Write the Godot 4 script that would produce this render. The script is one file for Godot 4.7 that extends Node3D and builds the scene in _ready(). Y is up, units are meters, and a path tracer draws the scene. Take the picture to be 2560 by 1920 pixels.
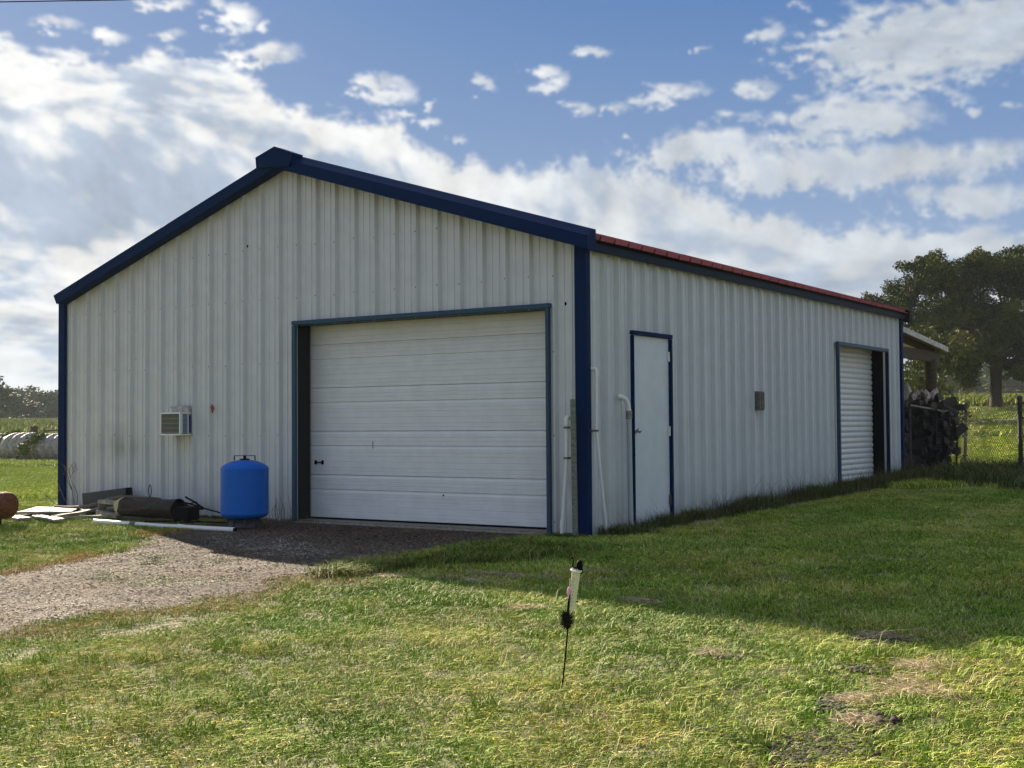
extends Node3D

const FT := 0.3048
const CAM := Vector3(6.5436, 1.1614, 11.1669)
const FWD := Vector2(-0.5556, -0.8314)
const RGT := Vector2(0.8314, -0.5556)
const RIDGE_X := -4.25
var M := {}
var nz := FastNoiseLite.new()
var nz2 := FastNoiseLite.new()
var rng := RandomNumberGenerator.new()


# ---------------------------------------------------------------- helpers
class MB:
	var v := PackedVector3Array()
	var n := PackedVector3Array()
	var c := PackedColorArray()
	var col := Color(1, 1, 1)
	var xf := Transform3D.IDENTITY

	func trin(a: Vector3, b: Vector3, d: Vector3, na: Vector3, nb: Vector3, nd: Vector3) -> void:
		v.append(xf * a); v.append(xf * d); v.append(xf * b)
		n.append((xf.basis * na).normalized()); n.append((xf.basis * nd).normalized()); n.append((xf.basis * nb).normalized())
		c.append(col); c.append(col); c.append(col)

	func tri(a: Vector3, b: Vector3, d: Vector3) -> void:
		var k := (b - a).cross(d - a).normalized()
		trin(a, b, d, k, k, k)

	func quad(a: Vector3, b: Vector3, d: Vector3, e: Vector3) -> void:
		tri(a, b, d)
		tri(a, d, e)

	func out(p: Array, o: Vector3) -> void:
		var k: Vector3 = (p[1] - p[0]).cross(p[2] - p[0])
		var m := Vector3.ZERO
		for q in p:
			m += q
		m /= p.size()
		if k.dot(m - o) < 0.0:
			p.reverse()
		for i in range(1, p.size() - 1):
			tri(p[0], p[i], p[i + 1])

	func box(o: Vector3, size: Vector3, bev := 0.003, b := Basis.IDENTITY) -> void:
		var h := size * 0.5
		bev = minf(bev, minf(h.x, minf(h.y, h.z)) * 0.6)
		var keep := xf
		xf = xf * Transform3D(b, o)
		var p := {}
		for sx in [-1, 1]:
			for sy in [-1, 1]:
				for sz in [-1, 1]:
					p[Vector3i(sx, sy, sz)] = [
						Vector3(sx * h.x, sy * (h.y - bev), sz * (h.z - bev)),
						Vector3(sx * (h.x - bev), sy * h.y, sz * (h.z - bev)),
						Vector3(sx * (h.x - bev), sy * (h.y - bev), sz * h.z)]
		for ax in 3:
			for s in [-1, 1]:
				var q := []
				for k in [[-1, -1], [-1, 1], [1, 1], [1, -1]]:
					var w := Vector3i.ZERO
					w[ax] = s; w[(ax + 1) % 3] = k[0]; w[(ax + 2) % 3] = k[1]
					q.append(p[w][ax])
				out(q, Vector3.ZERO)
		if bev > 0.0:
			for ax in 3:
				var a1 := (ax + 1) % 3
				var a2 := (ax + 2) % 3
				for s in [-1, 1]:
					for t in [-1, 1]:
						var w0 := Vector3i.ZERO
						w0[ax] = -1; w0[a1] = s; w0[a2] = t
						var w1 := w0
						w1[ax] = 1
						out([p[w0][a1], p[w1][a1], p[w1][a2], p[w0][a2]], Vector3.ZERO)
			for k in p:
				out([p[k][0], p[k][1], p[k][2]], Vector3.ZERO)
		xf = keep

	func tube(pts: Array, radii: Array, sides := 8, cap := true) -> void:
		var rings := []
		var dirs := []
		var up := Vector3(0.123, 0.98, 0.2)
		for i in pts.size():
			var d: Vector3 = (pts[mini(i + 1, pts.size() - 1)] - pts[maxi(i - 1, 0)]).normalized()
			var s := d.cross(up)
			if s.length() < 0.1:
				s = d.cross(Vector3(1, 0, 0.1))
			s = s.normalized()
			var t := s.cross(d).normalized()
			up = t
			var ring := []
			var dr := []
			for k in sides:
				var a := TAU * k / sides
				var q := s * cos(a) + t * sin(a)
				dr.append(q)
				ring.append(pts[i] + q * radii[mini(i, radii.size() - 1)])
			rings.append(ring)
			dirs.append(dr)
		for i in pts.size() - 1:
			for k in sides:
				var k2 := (k + 1) % sides
				trin(rings[i][k], rings[i + 1][k], rings[i + 1][k2], dirs[i][k], dirs[i + 1][k], dirs[i + 1][k2])
				trin(rings[i][k], rings[i + 1][k2], rings[i][k2], dirs[i][k], dirs[i + 1][k2], dirs[i][k2])
		if cap:
			var o: Vector3 = (pts[0] + pts[pts.size() - 1]) * 0.5
			for e in [0, pts.size() - 1]:
				for k in range(1, sides - 1):
					out([rings[e][0], rings[e][k], rings[e][k + 1]], pts[1] if e == 0 else pts[pts.size() - 2])

	func lathe(prof: Array, seg := 32) -> void:
		for i in prof.size() - 1:
			var p: Vector2 = prof[i]
			var q: Vector2 = prof[i + 1]
			var pn := _pn(prof, i)
			var qn := _pn(prof, i + 1)
			if p.distance_to(q) < 0.0001:
				continue
			for k in seg:
				var a := TAU * k / seg
				var b := TAU * (k + 1) / seg
				var ca := Vector3(cos(a), 0, -sin(a))
				var cb := Vector3(cos(b), 0, -sin(b))
				var Y := Vector3.UP
				trin(ca * p.x + Y * p.y, cb * p.x + Y * p.y, cb * q.x + Y * q.y, ca * pn.x + Y * pn.y, cb * pn.x + Y * pn.y, cb * qn.x + Y * qn.y)
				trin(ca * p.x + Y * p.y, cb * q.x + Y * q.y, ca * q.x + Y * q.y, ca * pn.x + Y * pn.y, cb * qn.x + Y * qn.y, ca * qn.x + Y * qn.y)

	func _pn(prof: Array, i: int) -> Vector2:
		var d: Vector2 = prof[mini(i + 1, prof.size() - 1)] - prof[maxi(i - 1, 0)]
		return Vector2(d.y, -d.x).normalized()

	func prism(poly: Array, z0: float, z1: float) -> void:  # poly CCW in xy
		var m := Vector3.ZERO
		for q in poly:
			m += Vector3(q.x, q.y, 0)
		m /= poly.size()
		m.z = (z0 + z1) * 0.5
		var f := []
		var b := []
		for q in poly:
			f.append(Vector3(q.x, q.y, z1))
			b.append(Vector3(q.x, q.y, z0))
		for i in poly.size():
			var j := (i + 1) % poly.size()
			out([f[i], f[j], b[j], b[i]], m)
		out(f.duplicate(), m)
		out(b.duplicate(), m)

	func blob(o: Vector3, r: Vector3, bump: FastNoiseLite, amp: float, seg := 10, rings := 7) -> void:
		var g := []
		for i in rings + 1:
			var row := []
			var a := PI * i / rings
			for k in seg:
				var b := TAU * k / seg
				var d := Vector3(sin(a) * cos(b), cos(a), sin(a) * sin(b))
				var w := 1.0 + amp * bump.get_noise_3dv((o + d * r) * 10.0)
				row.append([o + d * r * w, (d / r).normalized()])
			g.append(row)
		for i in rings:
			for k in seg:
				var k2 := (k + 1) % seg
				var A: Array = g[i][k]
				var B: Array = g[i][k2]
				var C: Array = g[i + 1][k2]
				var D: Array = g[i + 1][k]
				trin(A[0], B[0], C[0], A[1], B[1], C[1])
				trin(A[0], C[0], D[0], A[1], C[1], D[1])

	func mesh(mat: Material) -> ArrayMesh:
		var a := []
		a.resize(Mesh.ARRAY_MAX)
		a[Mesh.ARRAY_VERTEX] = v
		a[Mesh.ARRAY_NORMAL] = n
		a[Mesh.ARRAY_COLOR] = c
		var m := ArrayMesh.new()
		m.add_surface_from_arrays(Mesh.PRIMITIVE_TRIANGLES, a)
		m.surface_set_material(0, mat)
		return m


var used := {}
func numbered(called: String) -> String:
	var k: int = used.get(called, 0)
	used[called] = k + 1
	return called if k == 0 else "%s_%03d" % [called, k]

func thing(called: String, label: String, category: String, at := Vector3.ZERO, group := "") -> Node3D:
	var o := Node3D.new()
	o.name = numbered(called)
	add_child(o, true)
	o.position = at
	tag(o, label, category, group)
	return o

func tag(o: Node, label: String, category: String, group := "", kind := "") -> Node:
	if label: o.set_meta("label", label)
	if category: o.set_meta("category", category)
	if group: o.set_meta("group", group)
	if kind: o.set_meta("kind", kind)
	return o

func obj(called: String, mb, mat: Material, parent: Node = self, kind := "") -> MeshInstance3D:
	var o := MeshInstance3D.new()
	o.name = numbered(called) if parent == self else called
	o.mesh = mb.mesh(mat) if mb is MB else mb
	parent.add_child(o, true)
	if kind: o.set_meta("kind", kind)
	return o

func lin(r: float, g: float, b: float) -> Color:
	return Color(r, g, b).linear_to_srgb()

func mat(r: float, g: float, b: float, rough := 0.6, metal := 0.0) -> StandardMaterial3D:
	var m := StandardMaterial3D.new()
	m.albedo_color = lin(r, g, b)
	m.roughness = rough
	m.metallic = metal
	m.vertex_color_use_as_albedo = true
	return m

func noise_tex(freq: float, lo: Color, hi: Color, size := 256, seedv := 1, oct := 4, normal := false) -> NoiseTexture2D:
	var f := FastNoiseLite.new()
	f.seed = seedv
	f.frequency = freq
	f.fractal_octaves = oct
	var t := NoiseTexture2D.new()
	t.width = size
	t.height = size
	t.seamless = true
	t.noise = f
	if normal:
		t.as_normal_map = true
		t.bump_strength = 4.0
	else:
		var g := Gradient.new()
		g.set_color(0, lo)
		g.set_color(1, hi)
		t.color_ramp = g
	return t

func grime(m: StandardMaterial3D, tex: Texture2D, scale: float) -> StandardMaterial3D:
	m.albedo_texture = tex
	m.uv1_triplanar = true
	m.uv1_world_triplanar = true
	m.uv1_scale = Vector3.ONE * scale
	return m

func bumpy(m: StandardMaterial3D, tex: Texture2D, k: float) -> StandardMaterial3D:
	m.normal_enabled = true
	m.normal_texture = tex
	m.normal_scale = k
	return m

func smooth(a: float, b: float, x: float) -> float:
	return smoothstep(a, b, x)

func curve(x: float, p: Array) -> float:
	for i in range(1, p.size()):
		if x < p[i].x:
			return lerpf(p[i - 1].y, p[i].y, (x - p[i - 1].x) / (p[i].x - p[i - 1].x))
	return p[p.size() - 1].y

var CL := [Vector2(0, 0), Vector2(8.6, 0.03), Vector2(21, -0.08), Vector2(41, -0.22), Vector2(50, -0.1), Vector2(74, 0.64), Vector2(120, 1.4), Vector2(256, 2.6), Vector2(600, 5)]
var CR := [Vector2(0, 0), Vector2(11, 0.13), Vector2(16, 0.2), Vector2(31, 0.55), Vector2(52, 1.65), Vector2(66, 2.15), Vector2(202, 4.6), Vector2(600, 8)]

func hgt(x: float, z: float) -> float:
	var r := sqrt(x * x + z * z)
	var az := rad_to_deg(atan2(x, -z))
	var w := smooth(-50, -25, az) if z < 3.0 else smooth(-12.0, 4.0, x)
	var back := lerpf(curve(r, CL), curve(r, CR), w)
	var front := -0.03 * clampf(z - 0.2, 0.0, 12.0) + 0.03 * smooth(-4.0, -8.6, x)
	var h := lerpf(back, front, smooth(-2.0, 2.0, z)) if z < 2.0 else front
	if r < 60.0:
		h += 0.022 * nz.get_noise_2d(x * 55.0, z * 55.0) * smooth(0.6, 2.4, maxf(maxf(z, x), maxf(-8.7 - x, -11.0 - z)))
	return h

func seen(x: float, z: float, m: float) -> bool:  # can the camera, or one a step aside, see that spot of ground
	var dx := x - CAM.x
	var dz := z - CAM.z
	var depth := dx * FWD.x + dz * FWD.y
	if depth < 3.3:
		return false
	var side := dx * RGT.x + dz * RGT.y
	var k := side / depth
	if absf(side) > depth * 0.408 + m:
		return false
	if z < -0.2 and x < -0.05 and k > -0.33 and k < 0.295:
		return false
	return true

func in_drive(x: float, z: float) -> float:  # >0 inside
	var w := 0.42 * nz.get_noise_2d(x * 60.0, z * 60.0) + 0.2 * nz2.get_noise_2d(x * 200.0, z * 200.0)
	var left := -3.5 - 0.95 * smooth(3.5, 1.4, z)
	var right := -0.66 - 0.28 * exp(-pow((z - 2.5) / 0.6, 2.0)) + 0.14 * exp(-pow((z - 4.2) / 0.8, 2.0)) + 0.15 * smooth(1.6, 0.6, z)
	if z < 0.0:
		return -1.0
	if z < 1.1:
		left = minf(left, -5.0)
	return minf(x - left, right - x) + w


# ---------------------------------------------------------------- scene
func _ready() -> void:
	rng.seed = 7
	nz.seed = 3; nz.frequency = 0.01; nz.fractal_octaves = 3
	nz2.seed = 11; nz2.frequency = 0.01; nz2.fractal_octaves = 4
	var cam := Camera3D.new()
	cam.name = "camera"
	cam.fov = 34.0035
	cam.near = 0.05
	cam.far = 6000.0
	add_child(cam)
	cam.transform = Transform3D(Basis(Vector3(0.831270, -0.007073, -0.555823), Vector3(0.023737, 0.999459, 0.022782), Vector3(0.555361, -0.032132, 0.830988)), CAM)
	cam.current = true
	var env := Environment.new()
	env.tonemap_mode = Environment.TONE_MAPPER_LINEAR
	env.tonemap_exposure = 3.25
	env.background_mode = Environment.BG_SKY
	env.background_energy_multiplier = 0.335
	var sky := Sky.new()
	var pm := PanoramaSkyMaterial.new()
	pm.panorama = sky_picture()
	sky.sky_material = pm
	env.sky = sky
	env.sdfgi_enabled = true
	env.ssao_enabled = true
	env.ssil_enabled = true
	env.fog_enabled = true
	env.fog_density = 0.0003
	env.fog_light_color = Color(0.86, 0.9, 0.95)
	var we := WorldEnvironment.new()
	we.name = "world_environment"
	we.environment = env
	add_child(we)
	var sun := DirectionalLight3D.new()
	sun.name = "sun"
	sun.light_energy = 1.6
	sun.light_color = Color(1.0, 0.93, 0.82)
	sun.light_angular_distance = 0.5
	sun.shadow_enabled = true
	add_child(sun)
	sun.look_at_from_position(Vector3(-1.92, 1.0, -0.82) * 10.0, Vector3.ZERO)

	make_materials()
	build_ground()
	build_workshop()
	build_lean_to()
	build_trees()
	build_fences()
	build_bales()
	build_by_door()
	build_tank_and_ac()
	build_junk()
	build_gauge()
	build_grass()


# ---------------------------------------------------------------- sky
var BANK := [Vector2(-75, 15), Vector2(-64, 17), Vector2(-59, 16.4), Vector2(-54.5, 16.1), Vector2(-53.3, 16.3), Vector2(-51.5, 16), Vector2(-49.4, 16.5), Vector2(-47, 16.3), Vector2(-46, 15.9), Vector2(-45.2, 15.2), Vector2(-43.8, 14.4), Vector2(-40.6, 14.3), Vector2(-38.8, 14.1), Vector2(-38.5, 13.2), Vector2(-37, 12.3), Vector2(-33.7, 12.1), Vector2(-31.1, 12.4), Vector2(-29.4, 12.2), Vector2(-28.8, 11.7), Vector2(-26.9, 11.4), Vector2(-24.2, 10.6), Vector2(-23.6, 9.7), Vector2(-21.2, 9.6), Vector2(-19.2, 8.7), Vector2(-13.4, 8.6), Vector2(-8.4, 7.4), Vector2(0, 8)]
var PUFF := [
	[-53.6, 16.8, 0.97, 0.36], [-51.7, 16.7, 0.83, 0.3], [-49.1, 18.1, 1.19, 0.31], [-46.3, 17.9, 1.13, 0.52], [-45.0, 17.6, 0.32, 0.21], [-44.7, 16.3, 1.58, 0.53],
	[-49.1, 16.9, 0.76, 0.2], [-39.5, 15.0, 1.35, 0.63], [-34.8, 15.2, 0.51, 0.33], [-37.6, 13.9, 0.64, 0.22], [-37.4, 14.6, 0.22, 0.18], [-36.1, 12.9, 0.33, 0.15],
	[-32.0, 15.6, 0.82, 0.46], [-30.0, 16.8, 0.76, 0.22], [-30.5, 14.2, 0.64, 0.29], [-28.8, 14.2, 0.51, 0.22], [-26.3, 14.6, 1.71, 0.4], [-24.9, 16.6, 0.18, 0.14],
	[-28.5, 13.0, 0.25, 0.13], [-22.0, 17.2, 0.7, 0.32], [-20.5, 17.9, 0.35, 0.17], [-22.6, 14.7, 1.06, 0.39], [-22.8, 13.4, 1.58, 0.21], [-18.4, 13.3, 3.23, 0.85],
	[-19.6, 12.5, 2.06, 0.43], [-24.9, 12.2, 3.21, 0.8], [-19.0, 11.1, 6.49, 0.94], [-13.1, 11.3, 2.08, 0.56], [-15.0, 16.0, 5.42, 1.72], [-12.2, 16.5, 1.9, 1.27],
	[-14.0, 9.5, 3.24, 0.62], [-14.1, 13.7, 0.65, 0.19], [-20.0, 9.9, 0.31, 0.14], [-11.7, 13.1, 0.39, 0.13], [-13.3, 13.2, 0.35, 0.16]]
var cn := FastNoiseLite.new()
var cn2 := FastNoiseLite.new()

func cloud_bank(az: float, el: float) -> float:
	var top := curve(az, BANK) if az > -74.0 and az < -0.5 else 9.0 + 6.0 * cn.get_noise_2d(cos(deg_to_rad(az)) * 40.0 + 300.0, sin(deg_to_rad(az)) * 40.0)
	return clampf((top - el) / 1.6, -1.5, 1.6) * smooth(-0.5, 4.0, el)

func cloud_puff(az: float, el: float) -> float:
	var f := -2.0
	for p in PUFF:
		var ux: float = (az - p[0]) / (p[2] * 1.15)
		if absf(ux) < 1.9:
			var uy: float = (el - p[1]) / (p[3] * 1.25)
			if absf(uy) < 1.9:
				f = maxf(f, (1.0 - ux * ux - uy * uy) * minf(1.0, 0.34 + p[3] * 0.6))
	# scattered clouds all over the rest of the sky, seen as a layer overhead
	var out_w := maxf(smooth(19.5, 23.5, el), maxf(smooth(-58.0, -66.0, az), smooth(-9.5, -4.0, az)))
	if out_w > 0.0 and el > 3.0:
		var k := 1.0 / sin(deg_to_rad(maxf(el, 3.0)))
		var q := Vector2(sin(deg_to_rad(az)), -cos(deg_to_rad(az))) * cos(deg_to_rad(el)) * k
		f = maxf(f, (cn.get_noise_2d(q.x * 42.0, q.y * 42.0) * 3.0 + 0.35) * out_w - (1.0 - out_w))
	return f

func sky_color(az: float, el: float) -> Color:
	var e := maxf(el, 0.0)
	# air
	var t := clampf(e / 20.0, 0.0, 1.0)
	var c := Color(0.55, 0.65, 0.75).lerp(Color(0.07, 0.185, 0.43), pow(t, 0.55))
	c = c.lerp(Color(0.075, 0.175, 0.41), smooth(20.0, 60.0, e))
	# clouds
	var x := az * cos(deg_to_rad(el))
	var s := 1.0 + 0.7 * smooth(14.0, 3.0, e)
	var w1 := cn2.get_noise_2d(x * 9.0, el * 13.0 * s)
	var w2 := cn.get_noise_2d(x * 34.0 + 90.0 + el * 12.0, el * 72.0 * s - x * 8.0)
	var w3 := cn2.get_noise_2d(x * 115.0 + el * 40.0, el * 170.0 - x * 30.0 + 700.0)
	var fb := cloud_bank(az + w2 * 0.5, el + w1 * 0.35) + w1 * 0.75 + w2 * 0.48 + w3 * 0.18
	var fp := cloud_puff(az + w2 * 0.9 + w3 * 0.3, el + w1 * 0.5 + w3 * 0.15) + w1 * 0.3 + w2 * 0.66 + w3 * 0.24
	var f := maxf(fb, fp)
	var d := smooth(-0.05, 0.55, f) if fb > fp else smooth(-0.12, 0.75, f)
	if d > 0.0:
		var lit := smooth(-14.0, -44.0, az) if az > -110.0 and az < 20.0 else 0.6
		var m1 := cn2.get_noise_2d(x * 4.0 + 400.0 + el * 3.0, el * 15.0 * s)
		var m2 := cn.get_noise_2d(x * 16.0 + 200.0, el * 56.0 * s + x * 5.0)
		var depth := fb * 0.75 + m1 * 1.5 + m2 * 0.7
		var grey := smooth(0.62, 1.65, depth) if fb > fp else smooth(0.3, 1.2, fp + m2 * 1.2) * 0.5
		var white := Color(0.58, 0.62, 0.65).lerp(Color(0.80, 0.81, 0.80), lit)
		var shade := Color(0.30, 0.39, 0.52)
		var cc := white.lerp(shade, grey * lerpf(0.7, 0.95, lit))
		var relief := w1 - cn2.get_noise_2d((x - 0.5) * 9.0, (el + 0.45) * 13.0 * s)
		cc = cc * clampf(1.0 + 0.30 * relief + 0.10 * w2 + 0.05 * w3, 0.78, 1.14)
		cc = cc.lerp(Color(0.60, 0.68, 0.75), 0.6 * smooth(5.5, 0.0, e))
		c = c.lerp(cc, d * lerpf(0.9, 0.97, lit))
	# brighter air round the sun
	var sd := Vector3(-0.8383, 0.4256, -0.3404)
	var dir := Vector3(sin(deg_to_rad(az)) * cos(deg_to_rad(el)), sin(deg_to_rad(el)), -cos(deg_to_rad(az)) * cos(deg_to_rad(el)))
	var g := pow(clampf(sd.dot(dir), 0.0, 1.0), 14.0)
	c += Color(0.16, 0.145, 0.12) * g + Color(0.05, 0.047, 0.04) * pow(clampf(sd.dot(dir), 0.0, 1.0), 3.0)
	return c

func sky_picture() -> ImageTexture:
	cn.seed = 21; cn.frequency = 0.02; cn.fractal_octaves = 5
	cn2.seed = 5; cn2.frequency = 0.02; cn2.fractal_octaves = 5
	var W := 4096
	var H := 2048
	var lo := Image.create_empty(1024, 512, false, Image.FORMAT_RGBF)
	for j in 512:
		var el := 90.0 - (j + 0.5) * 180.0 / 512.0
		for i in 1024:
			if el < 0.0:
				lo.set_pixel(i, j, Color(0.16, 0.19, 0.12))
			else:
				var az := (i + 0.5) * 360.0 / 1024.0
				if az > 180.0:
					az -= 360.0
				lo.set_pixel(i, j, sky_color(az, el))
	lo.resize(W, H, Image.INTERPOLATE_BILINEAR)
	# the part near the sun's side in finer grain
	var x0 := int((360.0 - 64.0) / 360.0 * W)
	var x1 := int((360.0 - 5.0) / 360.0 * W)
	var y0 := int((90.0 - 26.0) / 180.0 * H)
	var y1 := int(90.0 / 180.0 * H)
	for j in range(y0, y1):
		var el := 90.0 - (j + 0.5) * 180.0 / H
		for i in range(x0, x1):
			lo.set_pixel(i, j, sky_color((i + 0.5) * 360.0 / W - 360.0, el))
	lo.convert(Image.FORMAT_RGBH)
	return ImageTexture.create_from_image(lo)


# ---------------------------------------------------------------- materials
func make_materials() -> void:
	var soft := noise_tex(0.02, Color(0.95, 0.95, 0.945), Color(1, 1, 1), 256, 4)
	var dirt := noise_tex(0.03, Color(0.6, 0.58, 0.55), Color(1, 1, 1), 256, 9)
	var dent := noise_tex(0.008, Color.BLACK, Color.WHITE, 256, 15, 2, true)
	var rough_n := noise_tex(0.06, Color.BLACK, Color.WHITE, 256, 16, 4, true)
	M.siding = bumpy(grime(mat(0.585, 0.605, 0.625, 0.40), soft, 0.6), dent, 0.12)
	M.siding.metallic_specular = 0.45
	M.door_white = bumpy(grime(mat(0.70, 0.725, 0.745, 0.38), soft, 0.8), dent, 0.06)
	M.slat = grime(mat(0.70, 0.72, 0.72, 0.4), soft, 1.0)
	M.leaf_door = grime(mat(0.58, 0.65, 0.68, 0.45), soft, 0.7)
	M.navy = bumpy(grime(mat(0.0015, 0.018, 0.075, 0.5), soft, 1.3), dent, 0.1)
	M.navy.metallic_specular = 0.13
	M.blue_trim = grime(mat(0.028, 0.072, 0.125, 0.5), soft, 1.3)
	M.dark_blue = grime(mat(0.006, 0.019, 0.042, 0.6), soft, 1.3)
	M.red_roof = bumpy(grime(mat(0.33, 0.055, 0.05, 0.42), soft, 0.7), dent, 0.1)
	M.black = mat(0.006, 0.006, 0.0065, 0.6)
	M.interior = mat(0.006, 0.006, 0.006, 0.9)
	M.black.metallic_specular = 0.15
	M.concrete = bumpy(grime(mat(0.33, 0.30, 0.26, 0.9), dirt, 1.5), rough_n, 0.4)
	M.steel = mat(0.5, 0.5, 0.5, 0.35, 0.9)
	M.galv = grime(mat(0.36, 0.37, 0.37, 0.5, 0.5), dirt, 2.5)
	M.fence = grime(mat(0.07, 0.07, 0.07, 0.6, 0.3), dirt, 2.5)
	M.fence_rail = grime(mat(0.2, 0.2, 0.2, 0.5, 0.4), dirt, 2.5)
	M.screw = mat(0.15, 0.15, 0.15, 0.5, 0.2)
	M.pvc = grime(mat(0.72, 0.73, 0.72, 0.4), soft, 2.0)
	M.grey_pvc = grime(mat(0.36, 0.40, 0.42, 0.45), soft, 2.0)
	M.clamp = mat(0.10, 0.10, 0.10, 0.5, 0.4)
	M.vent = grime(mat(0.17, 0.165, 0.155, 0.7), dirt, 4.0)
	M.blue_tank = grime(mat(0.0, 0.115, 0.52, 0.42), soft, 2.0)
	M.blue_tank.metallic_specular = 0.3
	M.dark_blue.metallic_specular = 0.2
	M.blue_trim.metallic_specular = 0.3
	M.plastic_grey = mat(0.032, 0.035, 0.04, 0.6)
	M.ac_white = grime(mat(0.74, 0.75, 0.73, 0.45), soft, 2.0)
	M.ac_fin = mat(0.13, 0.15, 0.12, 0.6, 0.2)
	M.ac_fin_light = mat(0.22, 0.24, 0.20, 0.6, 0.2)
	M.ac_dark = mat(0.02, 0.025, 0.03, 0.6)
	M.ac_louvre = mat(0.34, 0.42, 0.52, 0.5)
	M.red_tag = mat(0.22, 0.012, 0.015, 0.5)
	M.blue_label = mat(0.015, 0.05, 0.22, 0.5)
	M.red_label = mat(0.45, 0.04, 0.06, 0.5)
	M.board_green = bumpy(grime(mat(0.24, 0.27, 0.23, 0.85), dirt, 3.0), rough_n, 0.5)
	M.wood_grey = bumpy(grime(mat(0.20, 0.17, 0.14, 0.9), dirt, 3.0), rough_n, 0.8)
	M.wood_post = bumpy(grime(mat(0.10, 0.075, 0.05, 0.9), dirt, 2.0), rough_n, 0.9)
	M.log = bumpy(grime(mat(0.085, 0.072, 0.065, 0.92), dirt, 2.5), rough_n, 1.0)
	M.log_pale = bumpy(grime(mat(0.15, 0.125, 0.10, 0.92), dirt, 2.5), rough_n, 1.0)
	M.bark = bumpy(grime(mat(0.055, 0.045, 0.036, 0.95), dirt, 1.5), rough_n, 1.0)
	M.rust_dark = bumpy(grime(mat(0.032, 0.021, 0.018, 0.75), noise_tex(0.03, Color(0.45, 0.42, 0.4), Color(1, 0.9, 0.8), 256, 31), 2.0), rough_n, 0.5)
	M.rust_orange = bumpy(grime(mat(0.26, 0.085, 0.032, 0.8), noise_tex(0.03, Color(0.45, 0.4, 0.4), Color(1, 1, 1), 256, 33), 2.5), rough_n, 0.5)
	M.tan = mat(0.42, 0.36, 0.22, 0.8)
	M.sheet_white = grime(mat(0.40, 0.385, 0.34, 0.65), dirt, 1.2)
	M.tarp = grime(mat(0.58, 0.50, 0.45, 0.6), dirt, 2.0)
	M.lean_white = grime(mat(0.62, 0.62, 0.60, 0.5), dirt, 1.0)
	M.bale = bumpy(grime(mat(0.45, 0.43, 0.42, 0.6), noise_tex(0.03, Color(0.55, 0.53, 0.5), Color(1, 1, 1), 256, 41), 0.8), rough_n, 0.8)
	M.pink = mat(0.72, 0.32, 0.55, 0.5)
	M.tube = mat(0.50, 0.54, 0.42, 0.25)
	M.tube.transparency = BaseMaterial3D.TRANSPARENCY_ALPHA
	M.tube.albedo_color.a = 0.62
	M.straw = mat(1, 1, 1, 0.8)
	M.grass = mat(1, 1, 1, 0.6)
	M.grass.backlight = Color(0.24, 0.24, 0.11)
	M.grass.metallic_specular = 0.2
	M.leaf = mat(1, 1, 1, 0.6)
	M.leaf.backlight = Color(0.6, 0.65, 0.22)
	M.leaf.metallic_specular = 0.12
	M.chip = mat(1, 1, 1, 0.85)
	M.soil = bumpy(grime(mat(1, 1, 1, 0.95), noise_tex(0.04, Color(0.5, 0.5, 0.5), Color(1, 1, 1), 512, 51, 5), 0.7), rough_n, 1.0)
	M.drive = bumpy(grime(mat(0.13, 0.095, 0.072, 0.95), noise_tex(0.05, Color(0.35, 0.33, 0.32), Color(1, 1, 1), 512, 53, 5), 0.9), rough_n, 1.2)


# ---------------------------------------------------------------- ground
func axis(lo: float, hi: float, step: float) -> Array:
	var a := []
	var s := step
	var x := lo
	while x > -3000.0:
		s *= 1.16
		x -= s
		a.push_front(x)
	x = lo
	while x < hi:
		a.append(x)
		x += step
	s = step
	while x < 3000.0:
		a.append(x)
		s *= 1.16
		x += s
	return a

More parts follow.
